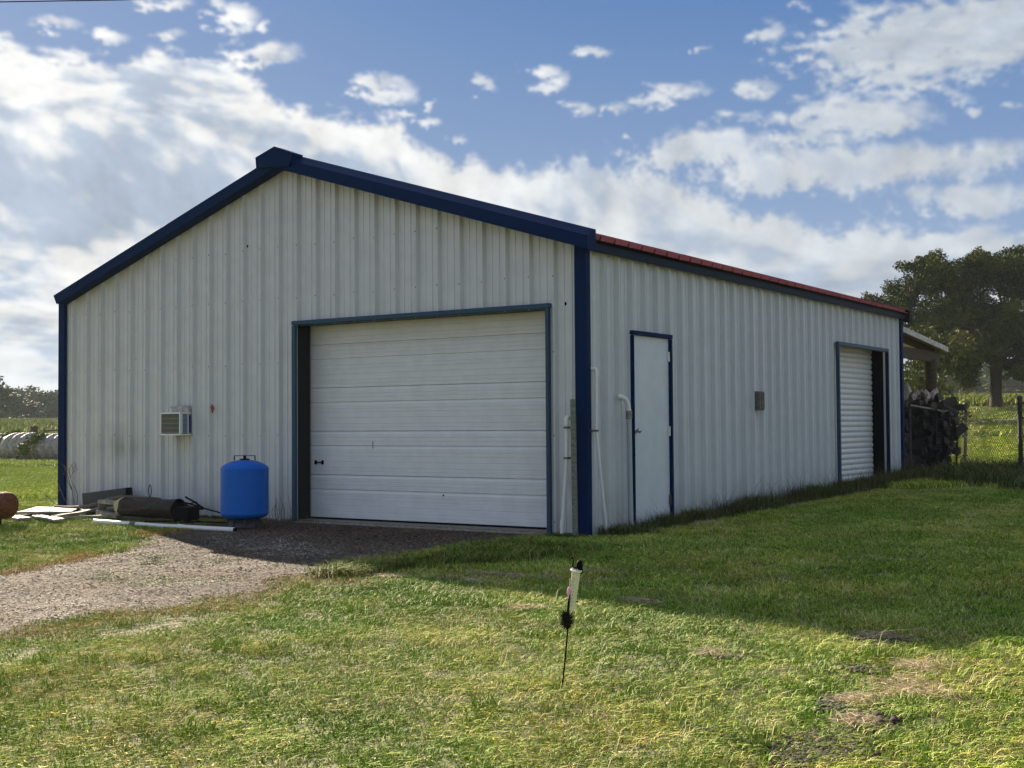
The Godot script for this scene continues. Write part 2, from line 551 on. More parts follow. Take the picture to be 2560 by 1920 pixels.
func build_ground() -> void:
	var xs := axis(-12.0, 9.0, 0.2)
	var zs := axis(-16.0, 10.0, 0.2)
	var mb := MB.new()
	var pos := []
	var idx := PackedInt32Array()
	var V := PackedVector3Array()
	var N := PackedVector3Array()
	var C := PackedColorArray()
	for j in zs.size():
		for i in xs.size():
			var x: float = xs[i]
			var z: float = zs[j]
			var y := hgt(x, z)
			if x > -8.5 and x < -0.12 and z > -10.9 and z < -0.15:
				y -= 0.4
			var hole := 0.0
			for p in [[4.82, 6.02, 0.16, 0.07], [4.62, 5.35, 0.2, 0.05], [4.75, 6.5, 0.2, 0.05]]:
				hole += p[3] * exp(-((x - p[0]) * (x - p[0]) + (z - p[1]) * (z - p[1])) / (p[2] * p[2]))
			y -= hole
			V.append(Vector3(x, y, z))
			N.append(Vector3.UP)
			var r := sqrt(x * x + z * z)
			var near := Color(0.20, 0.17, 0.085).lerp(Color(0.19, 0.20, 0.06), 0.5 + 0.5 * nz.get_noise_2d(x * 30.0, z * 30.0))
			C.append(near.lerp(Color(0.21, 0.23, 0.06), smooth(25.0, 80.0, r)))
	var w := xs.size()
	for j in zs.size():
		for i in w:
			var dx: Vector3 = V[j * w + mini(i + 1, w - 1)] - V[j * w + maxi(i - 1, 0)]
			var dz: Vector3 = V[mini(j + 1, zs.size() - 1) * w + i] - V[maxi(j - 1, 0) * w + i]
			N[j * w + i] = dz.cross(dx).normalized()
	for j in zs.size() - 1:
		for i in w - 1:
			var a := j * w + i
			idx.append_array([a, a + 1, a + w + 1, a, a + w + 1, a + w])
	var arr := []
	arr.resize(Mesh.ARRAY_MAX)
	arr[Mesh.ARRAY_VERTEX] = V
	arr[Mesh.ARRAY_NORMAL] = N
	arr[Mesh.ARRAY_COLOR] = C
	arr[Mesh.ARRAY_INDEX] = idx
	var am := ArrayMesh.new()
	am.add_surface_from_arrays(Mesh.PRIMITIVE_TRIANGLES, arr)
	am.surface_set_material(0, M.soil)
	var g := obj("ground", am, M.soil, self, "structure")
	tag(g, "grassy pasture ground sloping gently up behind the metal workshop", "ground")

	# worn gravel and dead-grass driveway, a sheet just above the ground
	var d := MB.new()
	var st := 0.1
	var z := 0.0
	while z < 8.4:
		var x := -5.2
		while x < 0.7:
			if in_drive(x + st / 2, z + st / 2) > 0.0 and seen(x, z, 1.6):
				var k := 0.75 + 0.5 * nz2.get_noise_2d(x * 90.0, z * 90.0)
				d.col = Color(k, k, k).lerp(Color(0.62, 0.55, 0.5), smooth(1.6, 0.3, z))
				d.quad(Vector3(x, hgt(x, z) + 0.005, z), Vector3(x, hgt(x, z + st) + 0.005, z + st), Vector3(x + st, hgt(x + st, z + st) + 0.005, z + st), Vector3(x + st, hgt(x + st, z) + 0.005, z))
			x += st
		z += st
	var dr := obj("driveway", d, M.drive, self, "structure")
	tag(dr, "pale gravel and dead grass driveway running up to the overhead door", "driveway")


# ---------------------------------------------------------------- the workshop
func roofy(x: float) -> float:
	return 4.405 - (0.309 if x > RIDGE_X else 0.335) * absf(x - RIDGE_X)

const PROF := [[-0.018, 0.0], [0.0, 1.0], [0.018, 1.0], [0.034, 0.0], [0.105, 0.0], [0.111, 0.17], [0.14, 0.17], [0.146, 0.0], [0.2, 0.0], [0.206, 0.17], [0.235, 0.17], [0.241, 0.0]]

func ribbed(sa: float, sb: float, s0: float, org: Vector3, sd: Vector3, yd: Vector3, nd: Vector3, ybot: float, ytop: Callable, holes: Array, colf: Callable, step: float, ribh := 0.05) -> MB:
	var mb := MB.new()
	var cuts := [[sa, 0.0], [sb, 0.0]]
	var pr := []
	for k in range(int(floor((sa - s0) / FT)) - 1, int(ceil((sb - s0) / FT)) + 2):
		for q in PROF:
			pr.append([s0 + k * FT + q[0], q[1] * ribh])
	var list := [sa]
	for q in pr:
		if q[0] > sa + 0.0005 and q[0] < sb - 0.0005:
			list.append(q[0])
	for h in holes:
		for e in [h[0], h[1]]:
			if e > sa + 0.0005 and e < sb - 0.0005:
				list.append(e)
	list.append(sb)
	list.sort()
	var j := 0
	var dep := []
	for s in list:
		while j < pr.size() - 2 and pr[j + 1][0] < s:
			j += 1
		var f: float = (s - pr[j][0]) / (pr[j + 1][0] - pr[j][0])
		dep.append(lerpf(pr[j][1], pr[j + 1][1], clampf(f, 0, 1)))
	for i in list.size() - 1:
		var u: float = list[i]
		var v: float = list[i + 1]
		if v - u < 0.0004:
			continue
		var m := (u + v) * 0.5
		var t0: float = ytop.call(u)
		var t1: float = ytop.call(v)
		var spans := [[ybot, ybot, t0, t1]]
		for h in holes:
			if m > h[0] and m < h[1]:
				spans = []
				if h[2] > ybot + 0.01:
					spans.append([ybot, ybot, h[2], h[2]])
				spans.append([h[3], h[3], t0, t1])
		for sp in spans:
			var rows := maxi(1, int(ceil((maxf(sp[2], sp[3]) - sp[0]) / step)))
			for r in rows:
				var f0 := float(r) / rows
				var f1 := float(r + 1) / rows
				var ya := lerpf(sp[0], sp[2], f0)
				var yb := lerpf(sp[1], sp[3], f0)
				var yc := lerpf(sp[1], sp[3], f1)
				var ye := lerpf(sp[0], sp[2], f1)
				var A: Vector3 = org + sd * u + yd * ya + nd * dep[i]
				var B: Vector3 = org + sd * v + yd * yb + nd * dep[i + 1]
				var C: Vector3 = org + sd * v + yd * yc + nd * dep[i + 1]
				var D: Vector3 = org + sd * u + yd * ye + nd * dep[i]
				var nn := (B - A).cross(D - A).normalized()
				var ca: Color = colf.call(u, ya)
				var cb: Color = colf.call(v, yb)
				var cc: Color = colf.call(v, yc)
				var cd: Color = colf.call(u, ye)
				if nn.dot(nd) < 0.0:
					nn = -nn
					mb.v.append_array([A, B, C, A, C, D])
					mb.c.append_array([ca, cb, cc, ca, cc, cd])
				else:
					mb.v.append_array([A, C, B, A, D, C])
					mb.c.append_array([ca, cc, cb, ca, cd, cc])
				for q in 6:
					mb.n.append(nn)
	return mb

func front_dirt(s: float, y: float) -> Color:
	var x := -s
	var k := 1.0 + 0.035 * nz2.get_noise_2d(x * 120.0, y * 25.0) + 0.03 * nz.get_noise_2d(floorf((s - 0.39) / 0.9144) * 700.0, 5.0)
	var c := Color(k, k, k)
	# mildew patch low on the left
	var m := exp(-pow((x + 7.35) / 0.45, 2.0) - pow((y - 0.88) / 0.17, 2.0)) * clampf(0.75 + 1.2 * nz2.get_noise_2d(x * 330.0, y * 160.0), 0.0, 1.0)
	c = c.lerp(Color(0.36, 0.42, 0.30), 0.75 * m)
	# splashed soil along the foot
	var sp := smooth(0.42, 0.0, y) * clampf(0.5 + 0.9 * nz2.get_noise_2d(x * 160.0, y * 140.0), 0.0, 1.0)
	c = c.lerp(Color(0.55, 0.50, 0.42), 0.55 * sp)
	# wear beside the overhead door
	if x > -0.45:
		var w := clampf(1.6 * nz2.get_noise_2d(x * 700.0 + 90.0, y * 260.0) - 0.35, 0.0, 1.0) * smooth(1.0, 0.2, y)
		c = c.lerp(Color(0.2, 0.19, 0.18), w)
	return c

func side_dirt(s: float, y: float) -> Color:
	var k := 0.97 + 0.04 * nz2.get_noise_2d(s * 120.0 + 50.0, y * 25.0) + 0.04 * nz.get_noise_2d(floorf((s - 0.42) / 0.9144) * 700.0, 95.0)
	if s > 4.38 and s < 4.66:
		k += 0.14
	var c := Color(k * 0.97, k, k)
	var sp := smooth(0.55, 0.05, y) * clampf(0.5 + 0.9 * nz2.get_noise_2d(s * 160.0, y * 140.0), 0.0, 1.0)
	c = c.lerp(Color(0.42, 0.42, 0.36), 0.55 * sp)
	return c

func plain(_s: float, _y: float) -> Color:
	return Color(1, 1, 1)

func build_workshop() -> void:
	var b := thing("metal_workshop", "off-white ribbed metal workshop with navy trim, red roof and closed overhead door", "workshop")
	var holes_f := [[0.48, 4.04, -1.0, 2.375]]
	var holes_s := [[1.035, 1.945, -1.0, 2.16], [7.63, 10.03, 0.16, 2.345]]
	var WH := 11.01
	# front gable, one lapped sheet at a time
	var a := 0.05
	var k := 0
	while a < 8.58:
		var e := minf(0.3835 + 0.01 + 0.9144 * k, 8.58)
		var org := Vector3(0, 0, -0.0485 if k % 2 == 1 else -0.05)
		obj("wall_panel", ribbed(a, e, 0.3835, org, Vector3(-1, 0, 0), Vector3.UP, Vector3(0, 0, 1), -0.08, func(s): return roofy(-s) - 0.012, holes_f, front_dirt, 0.2), M.siding, b)
		a = e
		k += 1
	# long side wall
	a = 0.05
	k = 0
	while a < WH - 0.03:
		var e := minf(0.4119 + 0.01 + 0.9144 * k, WH - 0.03)
		var org := Vector3(-0.0485 if k % 2 == 1 else -0.05, 0, 0)
		obj("wall_panel", ribbed(a, e, 0.4119, org, Vector3(0, 0, -1), Vector3.UP, Vector3(1, 0, 0), -0.08, func(_s): return 3.07, holes_s, side_dirt, 0.2), M.siding, b)
		a = e
		k += 1
	# the two walls one cannot see, one sheet each
	obj("rear_wall", ribbed(0.02, 8.58, 0.3, Vector3(0, 0, -WH), Vector3(-1, 0, 0), Vector3.UP, Vector3(0, 0, -1), -0.3, func(s): return roofy(-s) - 0.012, [], plain, 4.0), M.siding, b)
	obj("left_wall", ribbed(0.02, WH - 0.02, 0.3, Vector3(-8.608, 0, 0), Vector3(0, 0, -1), Vector3.UP, Vector3(-1, 0, 0), -0.3, func(_s): return roofy(-8.6), [], plain, 4.0), M.siding, b)
	# slab
	var sl := MB.new()
	sl.box(Vector3(-4.3, -0.19, -5.5), Vector3(8.5, 0.44, 10.96), 0.0)
	sl.box(Vector3(-2.26, -0.20, 0.03), Vector3(3.54, 0.44, 0.15), 0.01)
	obj("floor_slab", sl, M.concrete, b)
	# frame and liner behind the sheets
	var fr := MB.new()
	for y in [0.95, 1.95, 2.75]:
		fr.box(Vector3(-4.3 - 2.15, y, -0.19), Vector3(4.2, 0.06, 0.2), 0.0)
		fr.box(Vector3(-0.19, y, -4.8), Vector3(0.2, 0.06, 5.4), 0.0)
	for x in [-4.08, -0.36]:
		fr.box(Vector3(x - (0.02 if x < -1 else -0.02), 1.2, -0.16), Vector3(0.06, 2.36, 0.2), 0.002)
	fr.box(Vector3(-2.22, 2.44, -0.16), Vector3(3.8, 0.12, 0.2), 0.002)
	obj("frame", fr, M.interior, b)

	# roof sheets
	for sgn in [1, -1]:
		var sl2 := 0.309 if sgn > 0 else 0.335
		var down := Vector3(sgn, -sl2, 0).normalized()
		var nn := Vector3(sl2 * sgn, 1, 0).normalized()
		var run: float = (0.1 - RIDGE_X if sgn > 0 else 8.64 + RIDGE_X) * sqrt(1.0 + sl2 * sl2)
		a = 0.0
		k = 0
		while a < WH + 0.1:
			var e := minf(0.45 + 0.01 + 0.9144 * k, WH + 0.1)
			var org := Vector3(RIDGE_X, 4.405, 0.02) + nn * (0.0015 if k % 2 == 1 else 0.0)
			obj("roof_panel", ribbed(a, e, 0.45, org, Vector3(0, 0, -1), down, nn, 0.0, func(_s): return run, [], func(s, y): var q := 0.9 + 0.25 * nz2.get_noise_2d(s * 60.0, y * 30.0); return Color(q, q, q), 2.0), M.red_roof, b)
			a = e
			k += 1
	# closures and underside at the right eave
	var cl := MB.new()
	cl.box(Vector3(0.0, 3.055, -WH / 2), Vector3(0.06, 0.07, WH - 0.1), 0.0)
	obj("eave_closure", cl, M.black, b)
	var et := MB.new()
	var zz := 0.03
	while zz < WH:  # eave trim in lapped lengths
		var len := minf(3.05, WH - zz)
		et.box(Vector3(0.043 + (0.002 if int(zz) % 2 else 0.0), 2.995, -zz - len / 2), Vector3(0.016, 0.085, len - 0.002), 0.003)
		zz += len
	obj("eave_trim", et, M.dark_blue, b)
	# rake trim, front and rear
	for rear in [false, true]:
		for sgn in [1, -1]:
			var mb := MB.new()
			var sl2 := 0.309 if sgn > 0 else 0.335
			var sec := [Vector2(0.0, 0.0), Vector2(0.17, 0.0), Vector2(0.172, 0.14), Vector2(0.02, 0.222), Vector2(0.0, 0.222)]
			var ends := []
			for t in [0.0, 1.0]:
				var ring := []
				for q in sec:
					var xe: float = (0.13 if sgn > 0 else -8.44 - 0.45 * q.y) if t > 0.5 else RIDGE_X
					var yy: float = 4.29 - sl2 * absf(xe - RIDGE_X) + q.y
					ring.append(Vector3(xe, yy, q.x if not rear else -WH - q.x))
				ends.append(ring)
			var o: Vector3 = (ends[0][0] + ends[1][0] + ends[0][3] + ends[1][3]) / 4.0 + Vector3(0, 0, 0.06 if not rear else -0.06)
			for i in sec.size():
				var j := (i + 1) % sec.size()
				mb.out([ends[0][i], ends[0][j], ends[1][j], ends[1][i]], o)
			mb.out(ends[1].duplicate(), o)
			if not rear:   # bottom return lip and a lap joint
				var xm := -1.0 if sgn > 0 else -6.2
				var ym := 4.29 - sl2 * absf(xm - RIDGE_X)
				var bs := Basis(Vector3(0, 0, 1), -atan(sl2) * sgn)
				mb.box(Vector3(xm, ym + 0.071, 0.172), Vector3(0.09, 0.13, 0.003), 0.001, bs)
			if rear:
				for q in mb.v.size():
					mb.v[q] = mb.v[q] - Vector3(0, 0.05, 0)
			obj("rake_trim", mb, M.navy if not rear else M.black, b)
	# ridge cap with its boxed end
	var rc := MB.new()
	rc.prism([Vector2(-4.523, 4.313), Vector2(-3.985, 4.275), Vector2(-3.91, 4.427), Vector2(-4.22, 4.544), Vector2(-4.537, 4.447)], 0.03, 0.205)
	rc.prism([Vector2(-4.55, 4.30), Vector2(-3.95, 4.295), Vector2(-3.95, 4.315), Vector2(-4.25, 4.405), Vector2(-4.55, 4.315)], -WH - 0.2, 0.02)
	obj("ridge_cap", rc, M.navy, b)
	# corner trim
	for cx in [[0.0, 0.0, 1, 1], [-8.608, 0.0, -1, 1], [0.0, -WH, 1, -1]]:
		var mb := MB.new()
		var sx: float = cx[2]
		var szn: float = cx[3]
		var top := 3.04 if cx[0] > -1 else 2.93
		mb.box(Vector3(cx[0] - sx * 0.062, top / 2 - 0.04, cx[1] - szn * 0.014), Vector3(0.14, top + 0.08, 0.044), 0.006)
		mb.box(Vector3(cx[0] - sx * 0.0155, top / 2 - 0.041, cx[1] - szn * 0.055), Vector3(0.044, top + 0.079, 0.075), 0.006)
		obj("corner_trim", mb, M.navy, b)
	# screws: one mesh of small domed heads
	var sc := MB.new()
	for y in [0.14, 1.05, 1.93, 2.72, 3.35]:
		for q in 27:
			var s: float = 0.3835 + q * FT
			for ds in [0.012, 0.13 if q % 3 == 0 else 0.23]:
				var ss: float = s + ds
				if y < roofy(-ss) - 0.25 and not (ss > 0.4 and ss < 4.1 and y < 2.45) and ss < 8.4:
					sc.xf = Transform3D(Basis(), Vector3(-ss, y + rng.randf_range(-0.012, 0.012), -0.002 if ds < 0.05 else -0.047))
					sc.blob(Vector3.ZERO, Vector3(0.012, 0.012, 0.006), nz, 0.0, 6, 3)
	for y in [0.2, 1.08, 1.95]:
		for q in 34:
			var s: float = 0.4119 + q * FT + 0.13
			if not (s > 0.95 and s < 2.05 and y < 2.25) and not (s > 7.5 and s < 10.15 and y < 2.4):
				sc.xf = Transform3D(Basis(), Vector3(-0.047, y + rng.randf_range(-0.012, 0.012), -s))
				sc.blob(Vector3.ZERO, Vector3(0.006, 0.012, 0.012), nz, 0.0, 6, 3)
	obj("screws", sc, M.screw, b, "stuff")
	# stray holes in the sheets
	for h in [[-4.93, 3.42], [-7.02, 2.08], [-0.27, 2.42]]:
		var mb := MB.new()
		mb.blob(Vector3(h[0], h[1], -0.047), Vector3(0.014, 0.02, 0.006), nz, 0.0, 8, 4)
		obj("hole", mb, M.black, b)
	var mb0 := MB.new()
	mb0.blob(Vector3(-0.047, 2.2, -0.19), Vector3(0.004, 0.02, 0.016), nz, 0.0, 8, 4)
	obj("hole", mb0, M.black, b)

	# ---- overhead door
	var od := Node3D.new()
	od.name = "overhead_door"
	b.add_child(od, true)
	for i in 5:
		var mb := MB.new()
		var y1 := 0.04 + 0.527 * (i + 1)
		var P := [[0.0, -0.012]]
		for g in [[0.0, 2], [0.15, 1], [0.235, 1], [0.335, 2], [0.49, 1], [0.575, 1], [0.70, 1], [0.84, 1], [0.92, 1]]:
			var t: float = g[0] * 0.525
			if g[1] == 2:
				if t > 0.01:
					P.append([t - 0.006, 0.0])
					P.append([t, -0.012])
				P.append([t + 0.006, -0.012])
				P.append([t + 0.034, 0.0])
			else:
				P.append([t - 0.005, 0.0])
				P.append([t, -0.0035])
				P.append([t + 0.005, 0.0])
		P.append([0.5225, 0.0])
		P.append([0.5255, -0.02])
		for q in P.size() - 1:
			var A := Vector3(-4.15, y1 - P[q][0], -0.29 + P[q][1])
			var B := Vector3(-4.15, y1 - P[q + 1][0], -0.29 + P[q + 1][1])
			var X := Vector3(3.79, 0, 0)
			mb.quad(A, B, B + X, A + X)
		mb.box(Vector3(-2.255, y1 - 0.263, -0.335), Vector3(3.79, 0.52, 0.05), 0.0)
		obj("door_section", mb, M.door_white, od)
	var sw := MB.new()
	sw.box(Vector3(-2.255, 0.037, -0.29), Vector3(3.79, 0.03, 0.035), 0.004)
	obj("bottom_seal", sw, M.black, od)
	var hd := MB.new()
	hd.tube([Vector3(-4.0, 0.715, -0.265), Vector3(-3.89, 0.715, -0.265)], [0.008], 8)
	hd.box(Vector3(-4.0, 0.715, -0.279), Vector3(0.03, 0.05, 0.02), 0.004)
	hd.box(Vector3(-3.89, 0.715, -0.279), Vector3(0.03, 0.05, 0.02), 0.004)
	obj("handle", hd, M.black, od)
	var scr := MB.new()
	scr.box(Vector3(-3.1, 0.93, -0.2885), Vector3(0.008, 0.085, 0.002), 0.0, Basis(Vector3(0, 0, 1), -0.05))
	obj("scratch", scr, M.clamp, od)
	var hl := MB.new()
	hl.blob(Vector3(-2.06, 0.36, -0.288), Vector3(0.012, 0.012, 0.003), nz, 0.0, 6, 4)
	obj("hole", hl, M.black, od)
	var trk := MB.new()
	trk.box(Vector3(-4.185, 1.25, -0.335), Vector3(0.05, 2.5, 0.07), 0.003)
	for y in [0.5, 1.7, 1.8]:
		trk.box(Vector3(-4.15, y, -0.27), Vector3(0.05, 0.05, 0.02), 0.004)
	obj("door_track", trk, M.black, od)
	# its painted trim
	var t1 := MB.new()
	t1.box(Vector3(-2.262, 2.405, 0.012), Vector3(3.68, 0.050, 0.055), 0.004)
	t1.box(Vector3(-2.262, 2.38, -0.06), Vector3(3.6, 0.012, 0.12), 0.002)
	obj("head_trim", t1, M.blue_trim, b)
	for x in [-4.071, -0.4535]:
		var t2 := MB.new()
		t2.box(Vector3(x, 1.19, 0.0115), Vector3(0.058 if x < -1 else 0.04, 2.37, 0.054), 0.004)
		obj("jamb_trim", t2, M.blue_trim, b)

	# ---- side entrance door
	var sd := Node3D.new()
	sd.name = "entrance_door"
	b.add_child(sd, true)
	var ld := MB.new()
	ld.box(Vector3(-0.05, 1.10, -1.485), Vector3(0.045, 2.09, 0.895), 0.004)
	obj("door_leaf", ld, M.leaf_door, sd)
	var df := MB.new()
	df.box(Vector3(-0.012, 2.162, -1.49), Vector3(0.05, 0.048, 0.965), 0.004)
	df.box(Vector3(-0.013, 1.09, -1.022), Vector3(0.048, 2.09, 0.024), 0.004)
	df.box(Vector3(-0.032, 1.09, -1.955), Vector3(0.08, 2.088, 0.04), 0.004)
	obj("door_frame", df, M.navy, sd)
	for y in [1.93, 1.07, 0.28]:
		var hg := MB.new()
		hg.tube([Vector3(-0.016, y - 0.055, -1.925), Vector3(-0.016, y + 0.055, -1.925)], [0.009], 8)
		hg.box(Vector3(-0.021, y, -1.912), Vector3(0.004, 0.11, 0.03), 0.001)
		obj("hinge", hg, M.pvc if y > 0.5 else M.clamp, sd)
	var kn := MB.new()
	kn.xf = Transform3D(Basis(Vector3(0, 0, 1), -PI / 2), Vector3(-0.022, 1.085, -1.098))
	kn.lathe([Vector2(0.0, 0.0), Vector2(0.032, 0.001), Vector2(0.032, 0.008), Vector2(0.012, 0.012), Vector2(0.012, 0.03), Vector2(0.026, 0.036), Vector2(0.03, 0.05), Vector2(0.024, 0.064), Vector2(0.0, 0.068)], 16)
	obj("knob", kn, M.steel, sd)
	for y in [0.885, 0.815]:
		var bh := MB.new()
		bh.blob(Vector3(-0.022, y, -1.085), Vector3(0.004, 0.014, 0.011), nz, 0.0, 8, 4)
		obj("bolt_hole", bh, M.black, sd)
	var sill := MB.new()
	sill.box(Vector3(0.02, -0.03, -1.49), Vector3(0.14, 0.14, 0.98), 0.006)
	obj("door_sill", sill, M.concrete, sd)

	# ---- vent
	var vt := MB.new()
	vt.box(Vector3(0.02, 1.45, -4.487), Vector3(0.055, 0.25, 0.22), 0.004)
	var vo := obj("wall_vent", vt, M.vent, b)
	for q in 5:
		var vs := MB.new()
		vs.box(Vector3(0.052, 1.45, -4.40 - q * 0.043), Vector3(0.014, 0.22, 0.012), 0.002, Basis(Vector3.UP, 0.5))
		obj("slat", vs, M.galv if q % 2 else M.vent, vo)

	# ---- roll-up door
	var rd := Node3D.new()
	rd.name = "roll_up_door"
	b.add_child(rd, true)
	var y := 0.2
	var si := 0
	while y < 2.42:
		var mb := MB.new()
		var N := 6
		for q in N:
			var f0 := float(q) / N
			var f1 := float(q + 1) / N
			var d0 := -0.27 + 0.016 * sin(PI * f0)
			var d1 := -0.27 + 0.016 * sin(PI * f1)
			var z0 := -7.4 - 0.012 * (si % 2)
			var z1 := -10.085 + 0.018 * (si % 2)
			var ya := y + 0.084 * f0
			var yb := y + 0.084 * f1
			var na := Vector3(1, -0.6 * cos(PI * f0), 0).normalized()
			var nb := Vector3(1, -0.6 * cos(PI * f1), 0).normalized()
			mb.trin(Vector3(d0, ya, z0), Vector3(d0, ya, z1), Vector3(d1, yb, z1), na, na, nb)
			mb.trin(Vector3(d0, ya, z0), Vector3(d1, yb, z1), Vector3(d1, yb, z0), na, nb, nb)
		mb.box(Vector3(-0.285, y + 0.044, -8.74), Vector3(0.02, 0.086, 2.64), 0.0)
		obj("slat", mb, M.slat, rd)
		y += 0.088
		si += 1
	var r1 := MB.new()
	r1.box(Vector3(0.012, 2.37, -8.83), Vector3(0.055, 0.055, 2.5), 0.004)
	obj("head_trim", r1, M.blue_trim, b)
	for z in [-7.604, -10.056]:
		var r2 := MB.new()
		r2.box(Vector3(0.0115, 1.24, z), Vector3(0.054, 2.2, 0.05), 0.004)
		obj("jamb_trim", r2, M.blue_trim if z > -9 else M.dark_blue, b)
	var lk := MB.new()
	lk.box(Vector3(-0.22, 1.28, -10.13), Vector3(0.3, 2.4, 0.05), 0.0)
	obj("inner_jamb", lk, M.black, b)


func build_lean_to() -> void:
	var b := thing("lean_to", "white edged lean-to roof on a pole at the rear of the workshop", "lean-to", Vector3(0, 0, -11.2))
	var r := MB.new()
	r.xf = Transform3D(Basis(Vector3(1, 0, 0), -atan(0.077)), Vector3(-3.0, 2.73, -1.45))
	r.box(Vector3.ZERO, Vector3(5.9, 0.03, 2.95), 0.004)
	obj("roof_sheet", r, M.lean_white, b)
	var f := MB.new()
	f.xf = r.xf
	f.box(Vector3(2.96, -0.045, 0), Vector3(0.03, 0.10, 2.96), 0.004)
	f.box(Vector3(0, -0.045, -1.48), Vector3(5.9, 0.10, 0.03), 0.004)
	obj("fascia", f, M.lean_white, b)
	for i in 4:
		var q := MB.new()
		q.xf = r.xf
		q.box(Vector3(2.7 - i * 1.8, -0.09, 0.0), Vector3(0.05, 0.13, 2.88), 0.003)
		obj("rafter", q, M.wood_post, b)
	for x in [-0.22, -3.4]:
		var q := MB.new()
		q.box(Vector3(x, 2.42, -1.45), Vector3(0.10, 0.2, 2.8), 0.004)
		obj("beam", q, M.wood_post, b)
	for x in [-0.22, -5.8]:
		var q := MB.new()
		q.tube([Vector3(x, -0.3, -2.42), Vector3(x + 0.01, 1.2, -2.40), Vector3(x - 0.01, 2.36, -2.38)], [0.135, 0.12, 0.105], 10)
		obj("post", q, M.wood_post, b)
	# split firewood under it, every piece a thing
	var shapes := []
	for i in 7:
		var mb := MB.new()
		var pts := []
		var rad := []
		var L := rng.randf_range(0.45, 0.7)
		var R := rng.randf_range(0.06, 0.11)
		var poly := []
		var sides: int = [3, 4, 5, 5, 6, 7, 4][i]
		for k in sides:
			var a: float = TAU * k / sides + rng.randf_range(-0.3, 0.3)
			poly.append(Vector2(cos(a), sin(a)) * R * rng.randf_range(0.75, 1.25))
		mb.prism(poly, -L / 2, L / 2)
		shapes.append(mb.mesh(M.log if i < 5 else M.log_pale))
	var n := 0
	for row in 8:
		var zc := -11.42
		var yy := 0.24 + row * 0.172
		var reach := -14.8 + 0.55 * absf(row - 4.0) / 4.0 * (1.6 if row < 4 else 0.9)
		while zc > reach:
			var o := MeshInstance3D.new()
			var pick := rng.randi() % 7
			o.mesh = shapes[pick]
			o.name = numbered("firewood_log")
			add_child(o, true)
			o.position = Vector3(-0.30 + rng.randf_range(-0.14, 0.14) + 0.16 * sin((zc + 11.0) * 1.3) * (1.0 - absf(row - 4.0) / 5.0), yy + rng.randf_range(-0.05, 0.05), zc)
			o.rotation = Vector3(rng.randf_range(-0.7, 0.7), PI / 2 + rng.randf_range(-0.7, 0.7), rng.randf_range(0, TAU))
			tag(o, ("dark" if pick < 5 else "paler greyish brown") + " split log in the stack under the lean-to", "log", "split logs stacked under the lean-to")
			n += 1
			zc -= rng.randf_range(0.16, 0.27)
	# the body of the stack, deeper logs nobody can tell apart
	var mb := MB.new()
	for i in 60:
		var L := 0.55
		mb.xf = Transform3D(Basis.from_euler(Vector3(rng.randf_range(-0.2, 0.2), PI / 2 + rng.randf_range(-0.2, 0.2), rng.randf_range(0, TAU))), Vector3(-0.85, 0.25 + 0.2 * (i % 6), -11.5 - 0.34 * (i / 6)))
		mb.prism([Vector2(0.15, 0), Vector2(0.05, 0.14), Vector2(-0.12, 0.09), Vector2(-0.1, -0.1), Vector2(0.06, -0.13)], -L / 2, L / 2)
	tag(obj("firewood_heart", mb, M.log, self, "stuff"), "dark logs deep inside the firewood stack behind the outer row", "firewood")
	# crumpled pale sheet on the stack
	for t in [[Vector3(-0.25, 1.54, -13.1), 1.15, 0.5, "pale crumpled tarp lying over the top of the firewood stack"], [Vector3(-0.3, 1.56, -11.75), 0.55, 0.5, "small torn tarp standing up on the firewood beside the workshop corner"]]:
		var tm := MB.new()
		var S := 14
		var g := []
		for i in S + 1:
			var rowp := []
			for j in S + 1:
				var u := float(i) / S - 0.5
				var v := float(j) / S - 0.5
				var hh := 0.16 * nz2.get_noise_2d(u * 160.0 + t[1] * 100.0, v * 160.0) * 2.0 + 0.10 * absf(nz.get_noise_2d(u * 420.0, v * 420.0)) * 2.0 + 0.10 * cos(v * 3.0) * cos(u * 3.0)
				rowp.append(Vector3(v * t[2] * (1.0 + 0.3 * nz.get_noise_2d(u * 200.0, 3.0)), hh, u * t[1] * (1.0 + 0.2 * nz.get_noise_2d(v * 200.0, 9.0))))
			g.append(rowp)
		for i in S:
			for j in S:
				tm.tri(g[i][j], g[i + 1][j], g[i + 1][j + 1])
				tm.tri(g[i][j], g[i + 1][j + 1], g[i][j + 1])
		var o := obj("tarp", tm, M.tarp)
		o.position = t[0]
		tag(o, t[3], "tarp")


# ---------------------------------------------------------------- trees
func leafy(mb: MB, o: Vector3, r: Vector3, n: int, size: float, c0: Color, c1: Color, hollow := 0.35, droop := 0.3) -> void:
	for i in n:
		var d := Vector3(rng.randfn(), rng.randfn(), rng.randfn()).normalized()
		var k := pow(rng.randf(), hollow)
		var p := o + d * r * k
		if nz.get_noise_3d(p.x * 130.0 / (size * 12.0), p.y * 160.0 / (size * 12.0), p.z * 130.0 / (size * 12.0)) < -0.22:
			continue
		var a := Vector3(rng.randfn(), rng.randfn() - droop, rng.randfn()).normalized()
		var b := a.cross(Vector3(rng.randfn(), rng.randfn() + 1.5, rng.randfn())).normalized()
		var L := size * rng.randf_range(0.7, 1.5)
		var W := L * rng.randf_range(0.25, 0.45)
		mb.col = c0.lerp(c1, clampf(0.5 + 0.9 * nz2.get_noise_3d(p.x * 60.0 / (size * 12.0), p.y * 60.0 / (size * 12.0), p.z * 60.0 / (size * 12.0)) + rng.randf_range(-0.3, 0.3), 0, 1))
		mb.tri(p, p + a * L * 0.5 + b * W, p + a * L)
		mb.tri(p, p + a * L, p + a * L * 0.5 - b * W)

